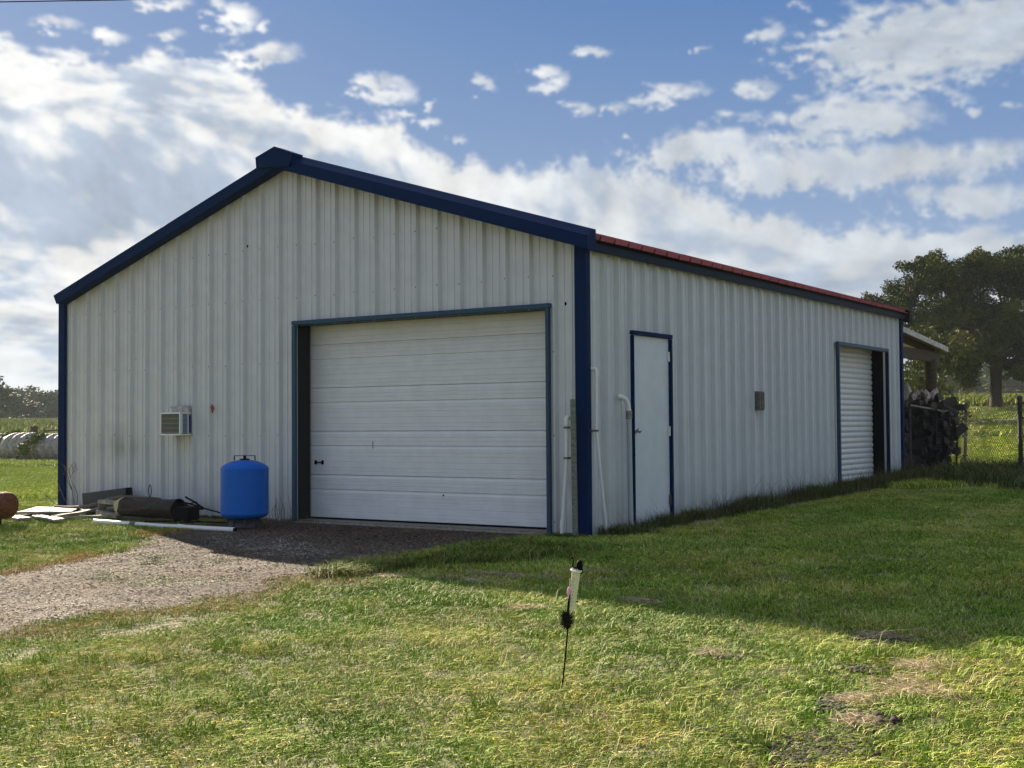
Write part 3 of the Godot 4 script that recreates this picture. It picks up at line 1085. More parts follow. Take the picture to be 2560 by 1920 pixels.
func limb(mb: MB, a: Vector3, b: Vector3, r0: float, r1: float, sag: float, sides := 6) -> Array:
	var pts := []
	var rad := []
	var off := Vector3(rng.randf_range(-1, 1), 0, rng.randf_range(-1, 1)) * a.distance_to(b) * 0.1
	for i in 7:
		var t := i / 6.0
		pts.append(a.lerp(b, t) + Vector3.UP * sag * sin(PI * t) + off * sin(PI * t * 2.0) * 0.6)
		rad.append(lerpf(r0, r1, t))
	mb.tube(pts, rad, sides, false)
	return pts

func far_tree(h: float, w: float, leaf: float, n: int, c0: Color, c1: Color, sd: int) -> Array:
	rng.seed = sd
	var tr := MB.new()
	limb(tr, Vector3(0, -0.4, 0), Vector3(0, h * 0.6, 0), 0.035 * h, 0.015 * h, 0.0)
	var cr := MB.new()
	var lobes := 7 + sd % 4
	for i in lobes:
		var a := TAU * i / lobes + rng.randf_range(-0.4, 0.4)
		var y := h * rng.randf_range(0.25, 0.82)
		var rr := w * 0.5 * rng.randf_range(0.3, 0.75) * (1.0 - 0.4 * absf(y / h - 0.5))
		var o := Vector3(cos(a) * rr, y, sin(a) * rr)
		limb(tr, Vector3(0, h * 0.3, 0), o, 0.014 * h, 0.004 * h, 0.0, 4)
		leafy(cr, o, Vector3(w * 0.27, h * 0.18, w * 0.27) * rng.randf_range(0.7, 1.15), n / lobes, leaf, c0, c1, 0.45)
	leafy(cr, Vector3(0, h * 0.82, 0), Vector3(w * 0.2, h * 0.17, w * 0.2), n / 8, leaf, c0, c1, 0.45)
	leafy(cr, Vector3(0, h * 0.18, 0), Vector3(w * 0.42, h * 0.2, w * 0.42), n / 5, leaf, c0, c1, 0.45)
	return [tr.mesh(M.bark), cr.mesh(M.leaf)]

func put_tree(called: String, shape: Array, at: Vector3, sc: Vector3, turn: float, label: String, group: String) -> void:
	var t := thing(called, label, "tree", at, group)
	t.scale = sc
	t.rotation.y = turn
	obj("trunk", shape[0], M.bark, t)
	obj("crown", shape[1], M.leaf, t)

func spot(u: float, d: float) -> Vector3:  # a place at depth d, u = sideways share of depth
	var x := CAM.x + FWD.x * d + RGT.x * u * d
	var z := CAM.z + FWD.y * d + RGT.y * u * d
	return Vector3(x, hgt(x, z), z)

func build_trees() -> void:
	# the big tree behind the fence
	rng.seed = 99
	var T := Vector3(-7.6, 1.5, -51.55)
	var R3 := Vector3(RGT.x, 0, RGT.y)
	var F3 := Vector3(FWD.x, 0, FWD.y)
	var big := thing("shade_tree", "big dark spreading tree with a forked trunk in the pasture beyond the fence", "tree", T)
	var tr := MB.new()
	tr.tube([Vector3(0, -0.4, 0), Vector3(0.02, 0.15, 0), R3 * 0.03 + Vector3(0, 0.9, 0), R3 * 0.06 + Vector3(0, 1.8, 0), R3 * 0.05 + Vector3(0, 2.6, 0)], [0.46, 0.33, 0.27, 0.26, 0.30], 12)
	var fork := R3 * 0.05 + Vector3(0, 2.5, 0)
	var la := limb(tr, fork, R3 * -0.35 + Vector3(0, 5.2, 0.0), 0.22, 0.10, 0.0, 8)
	var lb := limb(tr, fork, R3 * 0.75 + Vector3(0, 5.0, 0.4), 0.19, 0.10, 0.2, 8)
	var cr := MB.new()
	var lobes := [[-4.95, 5.0, 1.05, 0.0], [-4.2, 5.7, 0.9, 0.8], [-3.2, 6.6, 1.25, -0.3], [-2.6, 7.1, 0.8, 0.8], [-3.2, 4.6, 1.25, -1.2], [-3.9, 3.9, 0.9, 0.5], [-1.4, 5.6, 1.35, 0.6], [-1.6, 6.7, 1.0, -1.0],
		[-0.2, 7.0, 0.9, 1.0], [0.4, 6.6, 1.4, -0.6], [1.2, 7.4, 0.95, 0.6], [2.0, 6.0, 1.6, 0.2], [2.6, 3.6, 1.2, -0.9], [-2.1, 3.2, 1.0, 1.0], [-1.7, 2.3, 0.75, -0.6], [-2.9, 2.6, 0.7, 0.2], [1.6, 2.5, 0.85, 1.0], [4.0, 4.9, 1.6, 0.0], [-0.2, 4.2, 1.1, -1.8], [0.6, 4.6, 1.2, 2.2], [-0.9, 3.9, 0.9, 2.0], [2.6, 1.9, 0.6, 0.0], [1.0, 1.9, 0.45, -0.8], [-1.2, 1.75, 0.4, 0.5], [-1.0, 3.1, 0.9, -0.9], [1.3, 3.5, 1.1, 0.7], [0.3, 3.4, 0.9, 1.8], [2.3, 2.7, 0.9, 0.8], [3.3, 3.1, 1.2, -0.3], [-2.6, 3.5, 1.0, -0.4], [3.2, 1.8, 0.7, 0.6], [-1.0, 2.4, 0.6, 1.2], [-0.8, 4.8, 1.1, -0.6]]
	for L in lobes:
		var o: Vector3 = R3 * L[0] + Vector3.UP * L[1] + F3 * L[3]
		var from: Vector3 = la[rng.randi_range(1, 6)] if L[0] < 0.0 else lb[rng.randi_range(1, 6)]
		if L[1] < 3.0:
			from = fork
		var bp := limb(tr, from, o, 0.065, 0.025, 0.35)
		for q in 7:
			var d := Vector3(rng.randfn(), rng.randfn() + 0.2, rng.randfn()).normalized()
			var e: Vector3 = o + d * L[2] * rng.randf_range(0.85, 1.12) * Vector3(1.1, 0.75, 1.1)
			limb(tr, bp[rng.randi_range(3, 6)], e, 0.022, 0.006, 0.12, 4)
			# feathery sprays out at the branch ends
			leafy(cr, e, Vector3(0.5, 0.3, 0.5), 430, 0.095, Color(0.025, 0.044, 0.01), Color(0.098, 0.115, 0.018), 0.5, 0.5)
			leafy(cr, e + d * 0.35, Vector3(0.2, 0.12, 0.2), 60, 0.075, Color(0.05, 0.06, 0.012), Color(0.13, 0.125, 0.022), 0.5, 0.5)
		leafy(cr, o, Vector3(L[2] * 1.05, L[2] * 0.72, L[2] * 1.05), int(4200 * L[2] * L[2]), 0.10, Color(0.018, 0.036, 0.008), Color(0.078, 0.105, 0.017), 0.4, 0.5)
	obj("trunk", tr, M.bark, big)
	obj("crown", cr, M.leaf, big)

	# lower leafy tree behind the lean-to
	var sh := far_tree(4.4, 4.2, 0.14, 8000, Color(0.07, 0.085, 0.022), Color(0.17, 0.18, 0.05), 5)
	put_tree("young_tree", sh, spot(0.3265, 50.0) - Vector3(0, 0.3, 0), Vector3.ONE, 0.3, "low light green tree showing beneath the lean-to roof", "")

	# woods far away: each tree a thing
	var kinds := []
	for i in 5:
		kinds.append(far_tree([9.0, 7.5, 8.5, 6.0, 10.0][i], [7.5, 7.0, 6.0, 7.5, 7.0][i], 0.55, 2600, Color(0.055, 0.08, 0.032), Color(0.12, 0.15, 0.06), 40 + i))
	rng.seed = 12
	var left := [[-0.415, 175, 4, 1.0, "tall dark tree at the left end of the far woods"], [-0.405, 190, 0, 0.95, "dark broad tree behind the hay bales at the picture's edge"], [-0.397, 230, 2, 0.9, "slim tree between two darker trees of the left woods"],
		[-0.391, 240, 1, 1.05, "rounded grey green tree in the middle of the left woods"], [-0.384, 245, 4, 1.12, "tallest tree of the left woods, standing above its neighbours"], [-0.378, 235, 0, 1.0, "broad tree just right of the tallest tree in the left woods"],
		[-0.371, 225, 3, 1.25, "low bushy tree in front of the left woods near the workshop"], [-0.364, 230, 2, 1.0, "pale tree half hidden by the workshop's left corner"], [-0.355, 228, 1, 1.0, "tree behind the workshop's left corner trim"], [-0.425, 180, 1, 1.0, "dark tree at the far left edge of the woods"], [-0.40, 200, 3, 1.0, "bush at the foot of the left woods behind the bales"], [-0.387, 205, 3, 0.9, "bush under the tallest tree of the left woods"]]
	for L in left:
		var k: float = L[3]
		put_tree("woodland_tree", kinds[L[2]], spot(L[0], L[1]) - Vector3(0, 0.3, 0), Vector3(k, k * rng.randf_range(0.66, 0.78), k), rng.randf() * TAU, L[4], "trees in the woods beyond the hay bales")
	var i := 0
	var where := ["left of the lean-to post", "right beside the lean-to post", "between post and big tree", "left of the big trunk", "just behind the big trunk", "right of the big trunk", "far right of the big trunk", "at the picture's right edge", "past the fence's end"]
	var look := ["low hazy", "pale rounded", "grey green", "bluish bushy"]
	for q in 18:
		var u := 0.315 + q * 0.0075 + rng.randf_range(-0.002, 0.002)
		var k := rng.randf_range(0.62, 0.85)
		put_tree("woodland_tree", kinds[q % 5], spot(u, rng.randf_range(165, 215)) - Vector3(0, 0.3, 0), Vector3(k * 1.25, k * 0.8, k * 1.25), rng.randf() * TAU, "%s tree of the distant tree line %s, %s" % [look[q % 4], where[q / 2], "nearer" if q % 2 else "farther"], "trees in the tree line beyond the pasture")


# ---------------------------------------------------------------- fences
func build_fences() -> void:
	var f := thing("chain_link_fence", "sagging chain-link fence with a bent top rail from the workshop corner", "fence", Vector3(0, 0, -11.2))
	var A := Vector3(0.02, 1.45, -0.1)
	var B := Vector3(-0.04, 1.44, -4.03)
	var G := Vector3(1.49, 1.53, -1.93)
	var H := Vector3(3.7, 1.65, 1.0)
	# rails
	var r := MB.new()
	r.tube([A, A.lerp(B, 0.35) + Vector3(0, -0.05, 0.0), A.lerp(B, 0.6) + Vector3(0, -0.09, 0), B + Vector3(0, -0.02, 0)], [0.021], 8)
	obj("top_rail", r, M.fence_rail, f)
	var posts := [[Vector3(B.x, 0, B.z), 1.48, 0.035], [Vector3(G.x, 0, G.z), 1.56, 0.042], [Vector3(H.x, 0, H.z), 1.66, 0.036], [Vector3(0.0, 0.0, -1.83), 1.40, 0.022], [Vector3(0.03, 0, -0.05), 1.48, 0.025]]
	for p in posts:
		var q := MB.new()
		var o: Vector3 = p[0]
		var tilt := Vector3(0.05, 0, 0.02) if p[2] < 0.04 and p[2] > 0.03 else Vector3.ZERO
		q.tube([o + Vector3(0, -0.1, 0), o + Vector3(0, p[1], 0) + tilt], [p[2]], 10)
		if p[2] > 0.03:
			q.blob(o + Vector3(0, p[1] + 0.02, 0) + tilt, Vector3(p[2] * 1.25, 0.05, p[2] * 1.25), nz, 0.0, 10, 6)
			for y in [0.45, 0.85, 1.2]:
				q.tube([o + Vector3(0, y, 0), o + Vector3(0, y + 0.03, 0)], [p[2] * 1.25], 10)
				q.box(o + Vector3(p[2] * 1.5, y + 0.015, 0), Vector3(0.05, 0.025, 0.03), 0.004)
		obj("post", q, M.fence, f)
	var sb := MB.new()
	sb.tube([G + Vector3(0, -0.05, 0), H + Vector3(0, -0.05, 0)], [0.02], 8)
	obj("top_rail", sb, M.fence_rail, f)
	# wire mesh
	for seg in [[A, B, 1.3], [B, G, 1.22], [G, H, 1.35]]:
		var p0: Vector3 = seg[0]
		var p1: Vector3 = seg[1]
		var L := p0.distance_to(p1)
		var h: float = seg[2]
		var mb := MB.new()
		var pitch := 0.075
		var n := int((L + h) / pitch)
		for dirn in [1, -1]:
			for i in n + 1:
				# the wire runs at 45 degrees through the sheet's rectangle
				var a := i * pitch - h
				var s0 := maxf(a, 0.0)
				var s1 := minf(a + h, L)
				if s1 - s0 < 0.02:
					continue
				var q0 := s0 - a
				var q1 := s1 - a
				if dirn < 0:
					q0 = h - q0
					q1 = h - q1
				var pts := []
				for t in 5:
					var s := lerpf(s0, s1, t / 4.0)
					var y := lerpf(q0, q1, t / 4.0)
					var bulge := 0.10 * sin(PI * s / L) * sin(PI * y / h) + 0.03 * sin(s * 5.0)
					var side := (p1 - p0).normalized().cross(Vector3.UP)
					pts.append(p0.lerp(p1, s / L) + Vector3(0, y - h - 0.03, 0) + side * bulge)
				mb.tube(pts, [0.003], 3, false)
		obj("wire_mesh", mb, M.black, f, "stuff")
	for y in [0.84, 1.12]:
		var w := MB.new()
		w.tube([Vector3(B.x, y, B.z), Vector3(G.x, y + 0.08, G.z)], [0.005], 4)
		obj("tension_wire", w, M.clamp, f)

	# far pasture fence of thin posts
	var proto: Node3D = null
	var words := ["beside the lean-to post", "second from the lean-to post", "midway towards the big tree", "just left of the big trunk", "just right of the big trunk"]
	var us := [0.331, 0.347, 0.357, 0.369, 0.393]
	for i in 5:
		var p := spot(us[i], 72.0)
		if proto == null:
			proto = thing("fence_post", "thin far pasture fence post, " + words[0], "fence post", p, "posts of the far pasture fence")
			var mb := MB.new()
			mb.tube([Vector3(0, -0.2, 0), Vector3(0.02, 1.15, 0)], [0.045, 0.04], 6)
			obj("post", mb, M.wood_grey, proto)
		else:
			var q := proto.duplicate()
			q.name = numbered("fence_post")
			add_child(q, true)
			q.position = p
			q.set_meta("label", "thin far pasture fence post, " + words[i])
	var rf := thing("rail_fence", "brown wooden rail fence across the pasture right of the big tree", "fence", spot(0.395, 68.0))
	var dirr := Vector3(RGT.x, 0, RGT.y)
	for y in [0.75, 1.05]:
		var mb := MB.new()
		mb.box(Vector3(0, y, 0) + dirr * 1.5, Vector3(4.2, 0.10, 0.04), 0.006, Basis(Vector3.UP, atan2(-dirr.z, dirr.x)))
		obj("rail", mb, M.wood_grey, rf)
	for s in [-0.5, 1.4, 3.3]:
		var mb := MB.new()
		mb.tube([dirr * s + Vector3(0, -0.2, 0), dirr * s + Vector3(0, 1.2, 0)], [0.07], 7)
		obj("post", mb, M.wood_grey, rf)
	# post and pipe gate beyond the bales
	var gp := spot(-0.3805, 60.0)
	var g := thing("wooden_gate_post", "square dark wooden post standing behind the hay bales", "post", gp)
	var mb2 := MB.new()
	mb2.box(Vector3(0, 0.3, 0), Vector3(0.24, 1.9, 0.24), 0.02)
	obj("post", mb2, M.wood_post, g)
	var pg := thing("pipe_gate", "dark bent pipe rail beside the square post behind the bales", "gate", gp)
	var mb3 := MB.new()
	mb3.tube([dirr * 0.2 + Vector3(0, 0.62, 0), dirr * 0.35 + Vector3(0, 0.92, 0), dirr * 0.6 + Vector3(0, 1.05, 0), dirr * 3.2 + Vector3(0, 1.12, 0)], [0.045], 8)
	obj("rail", mb3, M.wood_grey, pg)
	# power line overhead
	var pl := MB.new()
	var a := Vector3(-27.0, 11.30, -2.5)
	var d := Vector3(-17.938 + 20.347, 0.028, -8.554 + 6.945)
	var pts := []
	for i in 25:
		var t := -6.0 + i * 1.0
		pts.append(Vector3(-20.347, 11.439, -6.945) + d * t + Vector3(0, 0.02 * (t - 0.5) * (t - 0.5) * 0.35 - 0.0, 0))
	pl.tube(pts, [0.014], 5)
	tag(obj("power_line", pl, M.black), "thin black power line crossing the sky's upper left corner", "power line")


# ---------------------------------------------------------------- bales
func build_bales() -> void:
	rng.seed = 31
	var dirr := Vector3(RGT.x, 0, RGT.y)
	var fw := Vector3(FWD.x, 0, FWD.y)
	var ax := (dirr * 0.95 - fw * 0.31).normalized()
	var spots := [[-0.3635, 49.3], [-0.389, 50.4], [-0.4155, 51.6]]
	var labels := ["net-wrapped round hay bale nearest the workshop's left corner", "vine-covered round hay bale, second from the workshop", "hay bale at the picture's left edge behind the vines"]
	for i in 3:
		var c := spot(spots[i][0], spots[i][1])
		var t := thing("hay_bale", labels[i], "hay bale", Vector3(c.x, c.y, c.z), "round hay bales in a row")
		var mb := MB.new()
		var seg := 40
		var rings := 26
		var L := 1.5
		var side := ax.cross(Vector3.UP).normalized()
		var grid := []
		for q in rings + 1:
			var row := []
			var s := (float(q) / rings - 0.5) * L
			var edge := smooth(0.5, 0.36, absf(float(q) / rings - 0.5))
			for k in seg:
				var a := TAU * k / seg
				var wr := 0.035 * sin(s * 17.0 + 1.5 * sin(a * 2.0 + i) + i * 2.0) + 0.04 * nz.get_noise_3d(s * 70.0, a * 60.0, i * 50.0)
				var rr := (0.62 + wr) * (0.80 + 0.20 * edge) * (1.0 - 0.08 * maxf(0.0, -sin(a)))
				row.append(ax * s + side * cos(a) * rr * 1.06 + Vector3.UP * (0.52 + sin(a) * rr))
			grid.append(row)
		for q in rings:
			for k in seg:
				var k2 := (k + 1) % seg
				var o := ax * ((float(q) + 0.5) / rings - 0.5) * L + Vector3.UP * 0.52
				mb.out([grid[q][k], grid[q][k2], grid[q + 1][k2]], o)
				mb.out([grid[q][k], grid[q + 1][k2], grid[q + 1][k]], o)
		obj("net_wrap", mb, M.bale, t)
		for e in [0, rings]:
			var en := MB.new()
			for k in range(1, seg - 1):
				en.out([grid[e][0], grid[e][k], grid[e][k + 1]], Vector3.UP * 0.52)
			obj("bale_end", en, M.tan, t)
	for v in [[-0.377, 49.0, "green vine growing over the joint of the two nearer hay bales"], [-0.398, 51.0, "green vine spilling over the hay bale at the left edge"]]:
		var c := spot(v[0], v[1])
		var t := thing("vine", v[2], "vine", c)
		var mb := MB.new()
		for q in 16:
			var f := q / 15.0
			leafy(mb, -fw * (0.45 - 0.5 * f) * 1.0 + dirr * (-0.45 + 0.5 * f + rng.randf_range(-0.2, 0.2)) + Vector3.UP * (0.15 + 1.0 * sqrt(f)), Vector3(0.24, 0.15, 0.24), 60, 0.09, Color(0.05, 0.075, 0.018), Color(0.13, 0.16, 0.035), 0.5, 0.6)
		obj("leaves", mb, M.leaf, t)


# ---------------------------------------------------------------- pipes and board by the near corner
func build_by_door() -> void:
	var p := thing("riser_pipe", "white plastic riser pipe clamped beside the overhead door's right jamb", "pipe", Vector3(-0.22, 0, 0.06))
	var mb := MB.new()
	mb.xf = Transform3D(Basis(), Vector3(0.22, 0, -0.06))
	mb.tube([Vector3(-0.20, 1.20, 0.068), Vector3(-0.203, 0.8, 0.068), Vector3(-0.235, 0.35, 0.075), Vector3(-0.262, -0.05, 0.09)], [0.019], 12)
	obj("pipe", mb, M.pvc, p)
	var el := MB.new()
	el.xf = mb.xf
	el.tube([Vector3(-0.20, 1.14, 0.068), Vector3(-0.20, 1.20, 0.068), Vector3(-0.199, 1.222, 0.062), Vector3(-0.198, 1.232, 0.045), Vector3(-0.198, 1.232, 0.0)], [0.025], 12)
	obj("elbow", el, M.pvc, p)
	var cp := MB.new()
	cp.xf = mb.xf
	cp.tube([Vector3(-0.2505, 0.17, 0.081), Vector3(-0.256, 0.09, 0.085)], [0.025], 12)
	obj("coupling", cp, M.pvc, p)
	for y in [1.125, 0.81]:
		var c := MB.new()
		c.xf = mb.xf
		c.tube([Vector3(-0.20, y - 0.01, 0.068), Vector3(-0.20, y + 0.01, 0.068)], [0.0275], 12)
		c.box(Vector3(-0.185, y, 0.025), Vector3(0.13, 0.02, 0.06), 0.003)
		obj("clamp", c, M.clamp, p)

	p = thing("riser_pipe", "thin white plastic pipe leaning out below a clamp on the side wall near the corner", "pipe", Vector3(0.04, 0, -0.15))
	mb = MB.new()
	mb.xf = Transform3D(Basis(), Vector3(-0.04, 0, 0.15))
	mb.tube([Vector3(0.052, 1.70, -0.118), Vector3(0.052, 1.09, -0.108), Vector3(0.056, 0.55, -0.195), Vector3(0.062, -0.05, -0.305)], [0.016], 12)
	obj("pipe", mb, M.pvc, p)
	el = MB.new()
	el.xf = mb.xf
	el.tube([Vector3(0.052, 1.65, -0.118), Vector3(0.052, 1.705, -0.118), Vector3(0.046, 1.725, -0.117), Vector3(0.03, 1.732, -0.112), Vector3(-0.01, 1.732, -0.1)], [0.0215], 12)
	obj("elbow", el, M.pvc, p)
	var c2 := MB.new()
	c2.xf = mb.xf
	c2.tube([Vector3(0.052, 1.08, -0.108), Vector3(0.052, 1.10, -0.108)], [0.024], 12)
	c2.box(Vector3(0.02, 1.09, -0.108), Vector3(0.05, 0.022, 0.13), 0.003)
	obj("clamp", c2, M.clamp, p)

	p = thing("conduit", "thick grey conduit bending out of the side wall left of the entrance door", "conduit", Vector3(0.06, 0, -0.8))
	mb = MB.new()
	mb.xf = Transform3D(Basis(), Vector3(-0.06, 0, 0.8))
	mb.tube([Vector3(0.062, 1.25, -0.797), Vector3(0.064, 0.6, -0.803), Vector3(0.066, -0.06, -0.812)], [0.028], 14)
	obj("pipe", mb, M.grey_pvc, p)
	el = MB.new()
	el.xf = mb.xf
	el.tube([Vector3(-0.01, 1.452, -0.69), Vector3(0.025, 1.447, -0.715), Vector3(0.052, 1.42, -0.752), Vector3(0.06, 1.36, -0.782), Vector3(0.062, 1.28, -0.796)], [0.028], 14)
	obj("elbow", el, M.pvc, p)
	cp = MB.new()
	cp.xf = mb.xf
	cp.tube([Vector3(0.062, 1.30, -0.796), Vector3(0.062, 1.21, -0.797)], [0.034], 14)
	obj("coupling", cp, M.galv, p)

	var bd := MB.new()
	bd.box(Vector3.ZERO, Vector3(0.052, 1.45, 0.036), 0.004)
	var o := obj("board", bd, M.board_green)
	o.transform = Transform3D(Basis.from_euler(Vector3(-0.03, 0.25, 0.018)), Vector3(-0.085, 0.69, 0.115))
	tag(o, "weathered green-grey board leaning against the navy corner trim", "board")


# ---------------------------------------------------------------- tank and air conditioner
func build_tank_and_ac() -> void:
	var at := Vector3(-4.13, hgt(-4.13, 0.78) - 0.004, 0.78)
	var t := thing("pressure_tank", "bright blue pressure tank standing on a dark base by the wall", "tank", at)
	var mb := MB.new()
	mb.lathe([Vector2(0.0, 0.10), Vector2(0.15, 0.105), Vector2(0.215, 0.118), Vector2(0.255, 0.14), Vector2(0.272, 0.165), Vector2(0.274, 0.17), Vector2(0.277, 0.176), Vector2(0.274, 0.182), Vector2(0.274, 0.19), Vector2(0.274, 0.45), Vector2(0.274, 0.675), Vector2(0.277, 0.683), Vector2(0.274, 0.69), Vector2(0.268, 0.705), Vector2(0.25, 0.722), Vector2(0.21, 0.745), Vector2(0.15, 0.77), Vector2(0.08, 0.785), Vector2(0.0, 0.79)], 48)
	obj("vessel", mb, M.blue_tank, t)
	var bs := MB.new()
	bs.lathe([Vector2(0.0, 0.0), Vector2(0.188, 0.0), Vector2(0.182, 0.02), Vector2(0.172, 0.105), Vector2(0.0, 0.11)], 32)
	obj("base", bs, M.plastic_grey, t)
	for q in 8:
		var rb := MB.new()
		var a := TAU * q / 8.0
		rb.box(Vector3(cos(a) * 0.182, 0.055, sin(a) * 0.182), Vector3(0.02, 0.10, 0.03), 0.004, Basis(Vector3.UP, -a))
		obj("rib", rb, M.plastic_grey, t)
	var R3 := Vector3(RGT.x, 0, RGT.y)
	var hb := MB.new()
	var bb := Basis(Vector3.UP, atan2(-R3.z, R3.x))
	hb.box(Vector3(0, 0.835, 0), Vector3(0.25, 0.008, 0.022), 0.002, bb)
	hb.box(R3 * -0.12 + Vector3(0, 0.808, 0), Vector3(0.010, 0.055, 0.022), 0.002, bb)
	hb.box(R3 * 0.12 + Vector3(0, 0.808, 0), Vector3(0.010, 0.055, 0.022), 0.002, bb)
	obj("guard", hb, M.black, t)
	var vv := MB.new()
	vv.lathe([Vector2(0.06, 0.785), Vector2(0.055, 0.80), Vector2(0.02, 0.803), Vector2(0.014, 0.84), Vector2(0.0, 0.842)], 16)
	obj("valve", vv, M.black, t)

	# window air conditioner through the wall
	var a := thing("window_air_conditioner", "small white air conditioner sticking out of the front wall", "air conditioner", Vector3(-6.08, 1.05, 0.0))
	var cs := MB.new()
	var w := 0.371
	var h := 0.297
	var dp := 0.19
	var fr := 0.022
	cs.box(Vector3(0, h - fr / 2, dp / 2), Vector3(w, fr, dp), 0.004)
	cs.box(Vector3(0, fr / 2, dp / 2), Vector3(w, fr, dp), 0.004)
	cs.box(Vector3(-w / 2 + 0.006, h / 2, dp / 2), Vector3(0.012, h - 2 * fr, dp - 0.001), 0.002)
	cs.box(Vector3(w / 2 - 0.011, h / 2, dp - 0.024), Vector3(0.022, h - 2 * fr, 0.046), 0.003)
	cs.box(Vector3(w / 2 - 0.011, h / 2, 0.05), Vector3(0.022, h - 2 * fr, 0.012), 0.002)
	obj("case", cs, M.ac_white, a)
	var ins := MB.new()
	ins.box(Vector3(-0.012, h / 2, dp / 2 - 0.012), Vector3(w - 0.05, h - 2 * fr, dp - 0.03), 0.0)
	obj("core", ins, M.ac_dark, a)
	for q in 16:
		var s := MB.new()
		s.box(Vector3(-0.008, fr + 0.014 + q * (h - 2 * fr - 0.02) / 15.5, dp - 0.012), Vector3(w - 0.05, 0.0125, 0.012), 0.002, Basis(Vector3(1, 0, 0), 0.5))
		obj("fin", s, M.ac_fin if q % 4 else M.ac_fin_light, a)
	for q in 15:
		var s := MB.new()
		s.box(Vector3(w / 2 - 0.008, fr + 0.016 + q * (h - 2 * fr - 0.02) / 14.5, 0.099), Vector3(0.012, 0.006, 0.083), 0.001, Basis(Vector3(0, 0, 1), -0.5))
		obj("louvre", s, M.ac_louvre, a)
	var lb := MB.new()
	lb.box(Vector3(w / 2 - 0.006, 0.205, 0.1), Vector3(0.005, 0.022, 0.045), 0.001)
	obj("label", lb, M.red_label, a)
	var lb2 := MB.new()
	lb2.box(Vector3(w / 2 - 0.008, h / 2, 0.024), Vector3(0.012, 0.22, 0.03), 0.001)
	obj("label", lb2, M.blue_label, a)
	var br := MB.new()
	br.box(Vector3(0.03, h + 0.038, 0.03), Vector3(0.31, 0.07, 0.05), 0.003, Basis(Vector3(1, 0, 0), 0.2))
	br.box(Vector3(0.0, h + 0.075, 0.02), Vector3(0.36, 0.012, 0.045), 0.002, Basis(Vector3(0, 0, 1), 0.03))
	obj("flashing", br, M.lean_white, a)

	var rt := MB.new()
	rt.prism([Vector2(0.0, 0.055), Vector2(-0.028, 0.015), Vector2(-0.012, -0.002), Vector2(0.004, -0.055), Vector2(0.014, -0.01), Vector2(0.030, 0.0), Vector2(0.014, 0.03)], 0.0, 0.02)
	var o := obj("red_tag", rt, M.red_tag)
	o.position = Vector3(-5.492, 1.386, 0.006)
	tag(o, "small dark red tag fixed to the wall above the blue tank", "tag")


